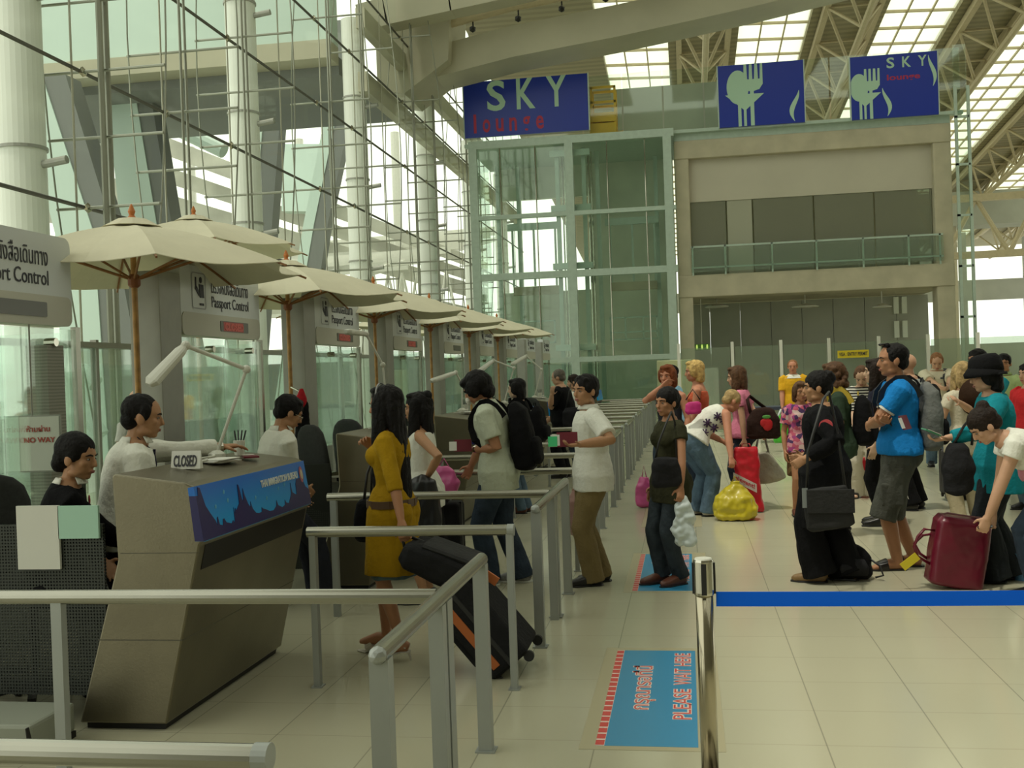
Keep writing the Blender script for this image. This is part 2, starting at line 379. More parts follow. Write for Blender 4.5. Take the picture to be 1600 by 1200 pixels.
# curtain wall on the left: panes, transoms, cable trusses
w = struct(MB().quad((-9.7, 9, 0), (-9.7, 66, 0), (-9.7, 66, 18), (-9.7, 9, 18)), 'window_8', GLW)
tr = MB()
for z in (2.4, 4.7, 6.95, 9.3, 11.6, 13.9): tr.tube((-9.7, 9, z), (-9.7, 66, z), .035, n=6)
tr.build('mullion', mat('dark_cable', (.10, .10, .08), .5, .4), w)
tv = MB(); Y = 10.0
while Y < 66: tv.tube((-9.7, Y, 0), (-9.7, Y, 17), .018, n=6); Y += 3.1
tv.build('mullion', mat('mullion_rod', (.42, .42, .33), .4, .5), w)
CAB = mat('truss_rod', (.30, .31, .25), .4, .6)
for k, Y in enumerate([16.5, 19.4, 22.4, 28.2, 31.3, 37.5, 40.7, 47, 50]):
    c = root('cable_truss', (-9.3, Y, 0), 'vertical steel cable truss standing inside the glass wall, %s from the camera' % ORD[k], 'cable truss', 'cable trusses along the glass wall')
    rb = MB()
    for d in (-.1, .1): rb.tube((0, d, 0), (0, d, 17), .05 if k == 0 else .026, n=6)
    for s in (-1, 1):
        prev = None
        for i in range(15):
            z = i * 17 / 14; q = V((.25 + .85 * s * sin(pi * (z / 17)) if s > 0 else -.2 - .9 * sin(pi * (z / 17)), .05 * s, z))
            if prev: rb.tube(prev, q, .016, n=5)
            prev = q
    rb.build('cable', CAB, c)
    for z in (2.4, 4.7, 5.85, 6.95, 8.1, 9.3, 11.6, 13.9):
        h = sin(pi * z / 17); st = MB().tube((-.25 - .9 * h, 0, z), (.25 + .85 * h, 0, z), .026, n=6).build('strut', CAB, c)
        if z in (2.4, 4.7, 6.95, 9.3, 11.6, 13.9): MB().ell((-.38, 0, z), (.05, .12, .09), sub=1).build('spider_clamp', CHROME, st)

# outside: the next building's edge beam, pale cladding, sloping pylons and lattice roofs
def slab(pix, Y, name, m, th=1.4, parent=None):
    b = MB(); b.prism([(q.x, q.z) for q in (P(px, py, Y) for px, py in pix)], 1, Y, Y + th); return b.build(name, m, parent)
zb_, zt_ = P(200, 116, 34).z, P(200, 88, 34).z
tag(MB().box((-40, 34, zb_), (-11.2, 35, zt_)).build('edge_beam', GIRD), 'grey edge beam of the next building crossing outside the glass', 'beam')
tag(MB().box((-40, 34.2, zt_ + .01), (-11.2, 35, zt_ + 3.2)).build('cladding', PYLW), 'pale mint cladding above the edge beam outside', 'cladding')
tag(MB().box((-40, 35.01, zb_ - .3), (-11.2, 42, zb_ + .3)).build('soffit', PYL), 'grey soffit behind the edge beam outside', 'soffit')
PY = []
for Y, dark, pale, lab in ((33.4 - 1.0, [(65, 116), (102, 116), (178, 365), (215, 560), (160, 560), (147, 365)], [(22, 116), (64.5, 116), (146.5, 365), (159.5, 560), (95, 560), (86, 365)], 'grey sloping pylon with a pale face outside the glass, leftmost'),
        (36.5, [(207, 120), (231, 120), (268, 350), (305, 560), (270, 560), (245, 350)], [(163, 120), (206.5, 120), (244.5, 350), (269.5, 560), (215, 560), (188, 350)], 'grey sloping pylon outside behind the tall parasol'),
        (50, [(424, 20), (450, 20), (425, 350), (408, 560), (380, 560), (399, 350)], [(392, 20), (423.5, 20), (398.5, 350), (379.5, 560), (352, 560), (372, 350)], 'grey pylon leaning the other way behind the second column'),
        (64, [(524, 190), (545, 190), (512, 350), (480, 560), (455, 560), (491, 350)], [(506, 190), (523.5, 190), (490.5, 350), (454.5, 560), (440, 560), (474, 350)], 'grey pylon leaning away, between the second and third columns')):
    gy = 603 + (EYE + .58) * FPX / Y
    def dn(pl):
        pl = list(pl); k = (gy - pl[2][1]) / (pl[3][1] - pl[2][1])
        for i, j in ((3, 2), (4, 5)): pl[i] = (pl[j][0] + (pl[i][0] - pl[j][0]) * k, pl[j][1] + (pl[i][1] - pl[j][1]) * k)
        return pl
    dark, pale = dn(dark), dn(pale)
    o = slab(dark, Y, 'pylon', PYL, .9); tag(o, lab, 'pylon', 'sloping pylons outside'); PY.append(o); slab(pale, Y - .05, 'pale_lit_face', PYLW, .8, o)  # pale slab carries the pylon's lit side as colour, beside the dark one
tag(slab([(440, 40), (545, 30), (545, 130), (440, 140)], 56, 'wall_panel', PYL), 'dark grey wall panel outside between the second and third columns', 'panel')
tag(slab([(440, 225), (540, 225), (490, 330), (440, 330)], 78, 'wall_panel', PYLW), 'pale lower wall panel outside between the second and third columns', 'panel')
for i, (a_, b_, Y, rr_) in enumerate((((90, 545), (150, 600), 26, .22), ((90, 590), (160, 680), 27, .2), ((120, 130), (210, 185), 44, .5), ((235, 180), (350, 235), 44, .35))):
    pa, pb2 = P(*a_, Y), P(*b_, Y); MB().tube(pa, pb2, rr_, n=12).build('brace', PYLW, PY[0 if i < 3 else 1])
fs = root('outside_roof', (-30, 80, 0), 'pale ribbed roof bands of the hall outside, with bright gaps between them', 'roof')
for i, (y0, th) in enumerate(((120, 34), (178, 30), (232, 42), (305, 30), (372, 60))):
    slab([(20, y0), (760, y0 + 290 - i * 36), (760, y0 + 290 - i * 36 + th * .5), (20, y0 + th)], 80 + i, 'roof_band', mat('hazy_panel', (.42, .42, .35), .8, 0, .25, .35), .6, fs)
for px in (120, 300, 470, 620): 
    q = P(px, 300, 86); MB().tube((q.x, 86, -.6), (q.x, 86, 22), .35).build('prop', WHITEP, fs)
for ch in fs.children: ch.location = V((30, -80, 0))
lr_ = root('lattice_roof', (-34, 70, 10), 'white lattice roof outside, seen far through the glass wall', 'roof')
sl = MB()
for i in range(9): sl.bar((-44 + i * 3.2, 60, 7 + .1 * i), (-44 + i * 3.2, 110, 16), .3, .4)
sl.build('rafters', WHITEP, lr_, world=True)
sl = MB()
for i in range(12): sl.bar((-46, 62 + i * 4, 7.5 + i * .75), (-16, 62 + i * 4, 8.3 + i * .75), .2, .25)
sl.build('purlins', WHITEP, lr_, world=True)
w_ = MB()
for i in range(30): w_.tube((-45 + i * 1.0, 70, 6.3), (-44.5 + i * 1.0, 70, 8.8), .09, n=5).tube((-44 + i * 1.0, 70, 6.3), (-44.5 + i * 1.0, 70, 8.8), .09, n=5)
w_.bar((-46, 70, 6.3), (-15, 70, 6.3), .25, .25); w_.build('lattice_girder', WHITEP, lr_, world=True)
tag(MB().box((-60, 90, -.6), (-9.9, 91, 3.4)).build('outbuilding', PYL), 'long low grey building far outside the glass wall', 'building')
# glazed left-hand low wall panels near the booths
MB().tube((-7.2, 12.2, 0), (-7.2, 12.2, 2.35), .05)
gp = root('glass_partition', (-7.2, 9, 0), 'low green glass partition behind the booths below the glass wall', 'partition')
b = MB(); Y = 7.5
while Y < 36: b.box((-7.22, Y + .03, .08), (-7.18, Y + 2.37, 2.2)); Y += 2.4
b.build('pane', GLB, gp, world=True)
Y = 7.5
while Y < 36: MB().box((-7.24, Y - .03, 0), (-7.16, Y + .03, 2.3)).build('post', GREYP, gp, world=True); Y += 2.4
MB().box((-7.25, 7.5, 2.2), (-7.15, 36, 2.27)).build('top_rail', GREYP, gp, world=True)

# ================================================================ lounge building and lift tower at the far end
BY = 42.0
def bx(x): return x * 42 / 36
def bz(z): return (z - 1.68) * 42 / 36 + 1.68
ZR = bz(9.55)
lb = root('lounge_building', (bx(4), BY, 0), 'concrete framed lounge building with dark glazed upper floor at the end of the hall', 'building')
x0, x1 = bx(-.15), bx(8.55)
MB().box((x0, BY, bz(8.62)), (x1, BY + 1, bz(9.22))).build('roof_beam', CONC, lb, world=True, bevel=.03)
MB().box((x0, BY, bz(4.05)), (x1, BY + 1.2, bz(4.78))).build('floor_beam', CONC, lb, world=True, bevel=.03)
for a, b_ in ((x0, bx(.32)), (bx(8.0), x1)):
    MB().box((a, BY + .05, 0), (b_, BY + .9, bz(8.7))).build('pillar', CONC, lb, world=True, bevel=.04)
MB().box((bx(.32), BY + .35, bz(7.22)), (bx(8.0), BY + .5, bz(8.62))).build('fascia_panel', mat('fascia', (.50, .47, .37), .6, 0, .03, 1), lb, world=True)
MB().box((x0, BY + .1, bz(9.22)), (x1, BY + 8, ZR)).build('roof_slab', MINT, lb, world=True)
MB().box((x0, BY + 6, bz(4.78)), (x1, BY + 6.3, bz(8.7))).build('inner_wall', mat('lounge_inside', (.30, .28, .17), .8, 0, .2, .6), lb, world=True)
MB().box((x0, BY + 1.2, bz(4.5)), (x1, BY + 8, bz(4.78))).build('floor_slab', CONC, lb, world=True)
xs = [bx(v) for v in (.32, 1.5, 2.35, 4.3, 6.2, 8.0)]
for i, (a, c) in enumerate(zip(xs, xs[1:])):
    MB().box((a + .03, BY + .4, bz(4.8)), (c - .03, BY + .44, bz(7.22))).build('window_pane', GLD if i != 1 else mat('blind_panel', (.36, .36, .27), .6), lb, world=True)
rl = MB()
for v in (.35, 1.4, 2.9, 4.3, 5.75, 7.15, 8.1): rl.box((bx(v) - .03, BY - .1, bz(4.75)), (bx(v) + .03, BY - .04, bz(5.72)))
rl.box((bx(.3), BY - .1, bz(5.66)), (bx(8.2), BY - .04, bz(5.72))).box((bx(.3), BY - .1, bz(4.98)), (bx(8.2), BY - .04, bz(5.03)))
rl.build('balcony_rail', MINT, lb, world=True)
MB().box((bx(.3), BY - .13, bz(4.85)), (bx(8.2), BY - .11, bz(5.64))).build('balcony_glass', GLB, lb, world=True)
rw = MB(); PANW = bx(.97)
for i in range(8): rw.box((x0 + i * PANW * 1.13 + .01, BY + 5, 0), (x0 + (i + 1) * PANW * 1.13 - .01, BY + 5.3, bz(4.06)))
rw.build('recessed_wall', CONCD, lb, world=True)
MB().box((x0, BY + .9, bz(4.1)), (x1, BY + 6, bz(4.5))).build('soffit', CONC, lb, world=True)
MB().box((bx(-2.3), BY + 3, ZR - .1), (bx(1.6), BY + 3.3, bz(11.75))).build('penthouse_wall', CONCD, lb, world=True)
b = MB()
for i in range(2):
    for j in range(2): b.box((bx(7.42) + i * .33, BY + 4.9, 5.3 - 2.6 + j * 1.0), (bx(7.42) + .2 + i * .33, BY + 5.0, 3.4 + j * 1.0))
b.build('lit_window', mat('window_daylight', (.8, .85, .75), .4), lb, world=True)
# parapet glass with posts on the roof
pg = root('roof_parapet', (bx(.7), BY - .1, ZR), 'clear glass parapet along the edge of the lounge roof', 'parapet')
b = MB()
for i in range(12): b.box((bx(-7.1 + i * 1.33) + .03, BY - .12, ZR + .03), (bx(-7.1 + (i + 1) * 1.33) - .03, BY - .10, bz(11.55)))
b.build('pane', GL, pg, world=True)
MB().box((bx(-7.15), BY - .2, ZR - .12), (bx(8.9), BY + .12, ZR)).build('base_channel', MINT, pg, world=True)
# glass fin at the right corner
gf = root('glass_fin', (bx(8.75), BY, 0), 'tall narrow glazed fin with pale steel posts at the right corner of the lounge', 'glass fin')
for x in (8.62, 9.0): MB().box((bx(x), BY - .3, 0), (bx(x) + .1, BY - .2, bz(10.3))).build('post', MINT, gf, world=True)
MB().box((bx(8.62), BY - .27, .1), (bx(9.0), BY - .24, bz(11.6))).build('pane', GL, gf, world=True)
b = MB()
for z in (3, 4.6, 6.2, 7.8, 9.3): b.box((bx(8.62), BY - .3, bz(z)), (bx(9.05), BY - .2, bz(z) + .08))
b.build('crossbar', MINT, gf, world=True)
# lift tower
lt = root('lift_tower', (bx(-3.6), BY, 0), 'glazed lift tower of mint painted steel left of the lounge building', 'lift tower')
lx = [bx(v) for v in (-7.0, -6.72, -3.75, -3.45, -.5, -.22)]
for x in (lx[0], lx[2], lx[4]):
    MB().box((x, BY - .35, 0), (x + .32, BY - .1, ZR - .2)).build('post', MINT, lt, world=True)
for x, y in ((-6.6, 3), (-5.9, 3.4), (-4.15, .35), (-3.25, .35), (-2.85, 1.2), (-.9, 3)):
    MB().box((bx(x), BY + y, 0), (bx(x) + .16, BY + y + .16, ZR - .3)).build('inner_post', MINT, lt, world=True)
for z, h in ((9.35, .3), (6.95, .16), (4.9, .26), (2.05, .2)):
    MB().box((lx[0], BY - .33, bz(z)), (lx[5] + .1, BY - .12, bz(z) + h)).build('crossbeam', MINT, lt, world=True)
for z in (9.0, 7.15, 5.2, 2.45):
    MB().box((bx(-4.3), BY + .1, bz(z)), (bx(-2.95), BY + .3, bz(z) + .24)).build('rail_bracket', MINT, lt, world=True)
MB().box((lx[0] + .3, BY - .09, .1), (lx[2], BY - .06, ZR - .2)).box((lx[2] + .35, BY - .09, .1), (lx[4], BY - .06, ZR - .2)).build('front_glass', GL, lt, world=True)
MB().box((lx[0] - .02, BY - .1, .1), (lx[0] + .02, BY + 4, ZR - .2)).build('side_glass', GL, lt, world=True)
MB().box((lx[5] + .1, BY - .1, .1), (lx[5] + .13, BY + 4, ZR - .2)).build('side_glass', GL, lt, world=True)
b = MB()
for v in (-5.95, -4.75, -2.35, -1.1): b.tube((bx(v), BY - .2, bz(2.2)), (bx(v), BY - .2, ZR - .1), .025, n=6)
b.build('hanger_rod', CHROME, lt, world=True)
b = MB()
for i, v in enumerate((-3.95, -3.85, -3.7, -3.05, -2.95)): b.tube((bx(v), BY + .8, 0), (bx(v), BY + .8, ZR - .4), .035 + .02 * (i % 2), n=6)
b.build('guide_cable', CHROME, lt, world=True)
MB().box((lx[1], BY + 4.2, 0), (lx[5], BY + 4.5, bz(4.75))).box((bx(-3.3), BY + 4.2, bz(4.75)), (lx[5], BY + 4.5, ZR - .2)).box((lx[0] + .3, BY + 4.2, bz(8.2)), (bx(-3.3), BY + 4.5, ZR - .2)).build('back_wall', mat('lift_back', (.60, .62, .50), .7, 0, .15, .5), lt, world=True)
for x in (-5.2, -1.7):
    MB().box((bx(x) - .95, BY + 2.6, bz(4.55)), (bx(x) + .95, BY + 2.8, bz(4.85))).build('landing_sill', CONC, lt, world=True)
    MB().box((bx(x) - 1.1, BY + 2.4, bz(6.85)), (bx(x) + 1.1, BY + 2.5, bz(7.1))).build('door_header', MINT, lt, world=True)
    b = MB()
    for q in (-.9, 0, .9): b.box((bx(x) + q - .04, BY + 2.45, bz(4.85)), (bx(x) + q + .04, BY + 2.55, bz(6.85)))
    b.build('door_frame', MINT, lt, world=True)
    b = MB()
    for z in (2.75, 3.0, 3.5): b.box((bx(x) - .95, BY + 1, bz(z)), (bx(x) + .95, BY + 1.06, bz(z) + .06))
    for q in (-.95, -.35, .35, .9): b.box((bx(x) + q, BY + 1, bz(2.75)), (bx(x) + q + .06, BY + 1.06, bz(3.55)))
    b.build('guard_rail', MINT, lt, world=True)
b = MB()
for x0_, x1_ in ((lx[1], lx[2]), (lx[3], lx[4])): b.box((x0_, BY + .3, .1), (x1_, BY + .34, bz(2.0)))
b.build('lower_glass', GL, lt, world=True)

MB().box((lx[0], BY - .1, ZR - .22), (lx[5] + .1, BY + 4.6, ZR - .13)).build('roof_deck', MINT, lt, world=True)
# blue lounge signs on the roof
def sign_panel(x0, x1, z0, z1, label):
    s = root('lounge_sign', (bx(x0), BY - .3, bz(z0)), label, 'sign', 'blue lounge signs')
    w, h = bx(x1 - x0), (z1 - z0) * 42 / 36
    MB().box((0, 0, 0), (w, .12, h)).build('panel', BLUE, s)
    MB().box((-.04, -.01, -.02), (0, .13, h + .02)).box((w, -.01, -.02), (w + .04, .13, h + .02)).build('edge_trim', MINT, s)
    return s, w, h
RX, UP = (1, 0, 0), (0, 0, 1)
s1, w1, h1 = sign_panel(-7.1, -2.9, 9.75, 11.62, 'blue roof sign with large pale letters SKY above red lounge, leftmost of the blue signs')
for ch, x, ww in (('S', .19, .15), ('K', .43, .15), ('Y', .67, .16)):
    text(ch, 'letter', SIGNG, s1, (w1 * x, -.004, h1 * .45), RX, UP, w1 * ww, h1 * .55, bold=.02)
for i, ch in enumerate('lounge'):
    text(ch, 'letter', SIGNR, s1, (w1 * (.075 if i == 0 else .04 + i * .108), -.004, h1 * (.075 - (.06 if ch == 'g' else 0))), RX, UP, w1 * (.022 if ch == 'l' else .062), h1 * (.34 if ch == 'l' else .30 if ch == 'g' else .24), bold=.02)
def cutlery(s, w, h, x0, sc):
    T = lambda pts, dx, dy=0: [(max(.01, x0 + (dx + px) * sc), min(h - .01, (dy + py) * sc)) for px, py in pts]
    el = [(cos(a) * .41, sin(a) * .64) for a in [2 * pi * i / 28 for i in range(28)]]
    A = lambda pts, nm, d: poly_plate(pts, nm, SIGNG, s, (0, -d, 0), RX, UP, .003)
    A(T(el, .72, 1.48), 'spoon', .004); A(T([(-.06, 0), (.06, 0), (.06, .9), (-.06, .9)], .77), 'spoon', .008)
    fk = [(-.07, 0), (.07, 0), (.07, 1.3), (.28, 1.36), (.41, 1.55), (.41, 2.32), (.32, 2.32), (.30, 1.75), (.24, 1.75), (.22, 2.32), (.12, 2.32), (.09, 1.75), (.03, 1.75), (.02, 2.32), (-.08, 2.32), (-.10, 1.75), (-.16, 1.75), (-.18, 2.32), (-.28, 2.32), (-.30, 1.75), (-.41, 1.5), (-.28, 1.36), (-.07, 1.3)]
    A(T(fk, 1.24), 'fork', .012)
    A(T([(-.05, 0), (.05, 0), (.05, .62), (.72, 1.2), (-.72, 1.2), (-.05, .62)], .97), 'cocktail_glass', .016)
def steam(x, y, wd, ht, parent, flip=1):
    L_, R_ = [], []
    for i in range(15):
        t = i / 14; cx = .5 * sin(t * 4.2 + .3) * (1 - .25 * t); th = .34 * sin(pi * (1 - t) ** .8) * (1 - t) ** .35 + .02
        L_.append((x + flip * (cx - th) * wd, y + t * ht)); R_.append((x + flip * (cx + th) * wd, y + t * ht))
    poly_plate((R_ + L_[::-1])[::flip], 'steam_mark', SIGNG, parent, (0, -.006, 0), RX, UP)
s2, w2, h2 = sign_panel(1.35, 4.05, 9.5, 11.5, 'blue roof sign with pale fork, spoon and glass, middle of the blue signs')
cutlery(s2, w2, h2, 0, 1.0); steam(w2 * .9, .06, .34, 1.15, s2, -1)
s3, w3, h3 = sign_panel(5.5, 8.15, 9.45, 11.45, 'blue roof sign with small SKY lettering, fork and curls, rightmost of the blue signs')
cutlery(s3, w3, h3, -.28, .8); steam(w3 * .40, .06, .30, 1.05, s3); steam(w3 * .93, h3 * .45, .26, 1.15, s3)
for ch, x, ww in (('S', .42, .09), ('K', .60, .10), ('Y', .78, .10)): text(ch, 'letter', SIGNG, s3, (w3 * x, -.004, h3 * .78), RX, UP, w3 * ww, h3 * .17, bold=.02)
text('lounge', 'lettering', SIGNR, s3, (w3 * .42, -.004, h3 * .56), RX, UP, w3 * .38, h3 * .12, bold=.02)
# yellow work platform on the roof
yl = root('work_platform', (bx(-2.45), BY + .3, ZR - .12), 'yellow scissor work platform parked on the lift tower roof beside the blue sign', 'work platform')
MB().box((-.55, 0, 0), (.5, .9, .72)).build('base', YEL, yl, bevel=.03)
b = MB()
for x in (-.5, .42):
    for y in (.05, .8): b.box((x, y, .5), (x + .09, y + .09, 2.15))
for z in (.9, 1.5, 2.08): b.box((-.5, .05, z), (.5, .13, z + .09)).box((-.5, .8, z), (.5, .88, z + .09))
b.build('guard_rail', YEL, yl)
MB().box((-.55, 0, .76), (.5, .95, 1.12)).build('deck', YEL, yl)
MB().box((.5, .2, 0), (.75, .7, .4)).build('control_box', YEL, yl)

# lights hanging below the lounge, exit sign, permit sign, glass screens
for i, (px, w_) in enumerate(((1120, .9), (1258, 1.0), (1378, .7))):
    q = P(px, 478, BY + 2.5)
    h = root('pendant_lamp', (q.x, q.y, q.z), 'white dish pendant lamp under the lounge floor, %s from the left' % ('first', 'second', 'third')[i], 'lamp', 'pendant lamps under the lounge')
    MB().lathe([(.05, .1), (w_ * .4, .02), (w_ * .55, -.03), (w_ * .5, -.06), (.1, -.02)]).build('shade', WHITEP, h, smooth=True)
    MB().tube((0, 0, .05), (0, 0, bz(4.1) - q.z), .02, n=6).build('stem', WHITEP, h)
q = P(1098, 541, BY - .6)
e = root('exit_sign', (q.x, BY + 1.1, q.z), 'small lit green exit sign with running figures beside the concrete pillar', 'sign')
MB().box((-.3, 0, -.12), (.3, .08, .12)).build('case', mat('exit_green', (.12, .30, .06), .4), e)
em = mat('exit_figure', (.6, .8, .2), .4); em.node_tree.nodes['Principled BSDF'].inputs['Emission Color'].default_value = (.7, .9, .2, 1); em.node_tree.nodes['Principled BSDF'].inputs['Emission Strength'].default_value = .8
b = MB()
for x in (-.2, 0, .2): b.box((x - .03, -.02, -.08), (x + .03, 0, .05)).ell((x, -.01, .075), (.03, .01, .03), sub=1)
b.build('pictogram', em, e)
MB().tube((0, .04, .1), (0, .04, 2.2), .015, n=6).build('stem', WHITEP, e)
gs = root('glass_screen', (4, 27, 0), 'row of clear glass screens with pale posts behind the waiting crowd', 'screen')
SX = [P(px, 600, 27).x for px in (1062, 1146, 1222, 1297, 1375, 1452, 1530, 1610)]
for x in SX: MB().box((x - .035, 26.96, 0), (x + .035, 27.04, 2.32)).build('post', WHITEP, gs, world=True)
b = MB()
for a, c in zip(SX, SX[1:]): b.box((a + .06, 26.99, .1), (c - .06, 27.01, 2.2))
b.build('pane', glass('screen_glass', (.85, .92, .86), .08, .18, (.40, .43, .35)), gs, world=True)
q = P(1333, 553, 26.8)
vs = root('permit_sign', (q.x, q.y, q.z), 'yellow sign with small black lettering fixed to the glass screen', 'sign')
MB().box((-.36, -.02, -.09), (.36, .02, .09)).build('plate', mat('yellow_plate', (.72, .55, .02), .5), vs)
text('VISA : ENTRY PERMIT', 'lettering', INK, vs, (-.33, -.024, -.045), RX, UP, .66, .09, bold=.02)
MB().box((-.02, .02, -.09), (.02, .24, .06)).build('clip', WHITEP, vs)
q = P(1308, 537, 27.4)
b = root('far_desk', (2.2, 24.5, 0), 'dark side table standing against the glass screen behind the man in yellow', 'table')
MB().box((-.75, -.35, .72), (.75, .35, .8)).build('table_top', mat('dark_top', (.04, .05, .08), .4), b, bevel=.01)
for x in (-.65, .65):
    for y in (-.3, .3): MB().tube((x, y, 0), (x, y, .73), .03).build('leg', WHITEP, b)
wc = root('wall_cabinet', (P(1065, 600, 30).x + .1, 30, 0), 'pale green cabinet beside the end of the railings', 'cabinet')
MB().box((-.75, -.3, 0), (.2, .3, 1.95)).build('body', mat('pale_olive', (.42, .44, .25), .6), wc, bevel=.02)
MB().box((.2, -.25, 0), (.9, .3, 1.7)).build('side_unit', CONCD, wc)
MB().box((-.7, -.32, .1), (-.02, -.3, 1.85)).build('door', mat('pale_olive'
, (.42, .44, .25), .6), wc)
# far bridge and lattice seen right of the lounge
fb = root('far_bridge', (24, 90, 0), 'grey footbridge deck crossing far beyond the lounge at the right edge', 'footbridge')
MB().box((13, 88, 5.6 + 6.5), (60, 91, 8.2 + 6.5)).build('deck', CONCD, fb, world=True)
for x in (20, 32): MB().box((x, 88.5, 0), (x + 1.2, 90.5, 12.2)).build('pier', CONC, fb, world=True)
ft = root('far_truss', (24, 76, 9), 'wide tan lattice truss far beyond the lounge at right', 'truss')
b = MB()
for z in (8.6, 12.4): b.bar((13, 76, z), (60, 76, z + .4), .5, .45)
b.build('chord', TAN, ft, world=True)
b = MB(); x = 13.5
while x < 45: b.tube((x, 76, 8.7), (x + 2, 76, 12.4), .16, n=6).tube((x + 4, 76, 8.7), (x + 2, 76, 12.4), .16, n=6); x += 4
b.build('web_bracing', TAN, ft, world=True)
for x in (14.5, 24): MB().tube((x, 76, 0), (x, 76, 8.7), .35).build('column', COLW, ft, world=True)
# ================================================================ railings
PITCHY = 3.42
POSTM, RT = ALUD, .029
def fence_T(n):
    y0 = 3.11 + PITCHY * n
    r = root('queue_railing', (-.94, y0, 0), 'T-shaped silver queue railing along the counter lanes, %s from the camera' % ORD[n], 'railing', 'T-shaped queue railings')
    MB().tube((0, 0, .855), (0, 1.66, .855), RT, n=16).build('end_rail', ALU, r, smooth=False)
    MB().tube((-.02, .85, .855), (-1.62 if n else -2.1, .85, .855), RT, n=16).build('cross_rail', ALU, r)
    for y, w in ((.03, .06), (.86, .085), (1.62, .06)):
        b = MB().box((-.03, y - w / 2, 0), (.03, y + w / 2, .84)); b.box((-.045, y - w / 2 - .012, 0), (.045, y + w / 2 + .012, .008)); b.build('post', POSTM, r)
    MB().box((-.028, .74, 0), (.028, .8, .84)).build('post', POSTM, r)
    MB().box((-1.60, .83, 0), (-1.555, .87, .84)).build('post', POSTM, r)
    MB().ell((0, 0, .855), (.029, .03, .029)).build('end_cap', POSTM, r)
def fence_I(n):
    y0 = 2.25 + PITCHY * n
    r = root('lane_railing', (-.94, y0, 0), 'straight silver railing between two lanes, %s from the camera' % ORD[n], 'railing', 'straight lane railings')
    MB().tube((0, 0, .855), (-1.15 if n else -1.9, 0, .855), RT, n=16).build('top_rail', ALU, r)
    for x in ((-.02, -1.12) if n else (-.02, -.7)): MB().box((x - .018, -.022, 0), (x + .018, .022, .84)).box((x - .03, -.034, 0), (x + .03, .034, .008)).build('post', POSTM, r)
    MB().tube((-.03, 0, .855), (.006, 0, .855), RT + .003, n=16).build('end_cap', POSTM, r)
for n in range(9): fence_T(n)
for n in range(9): fence_I(n)

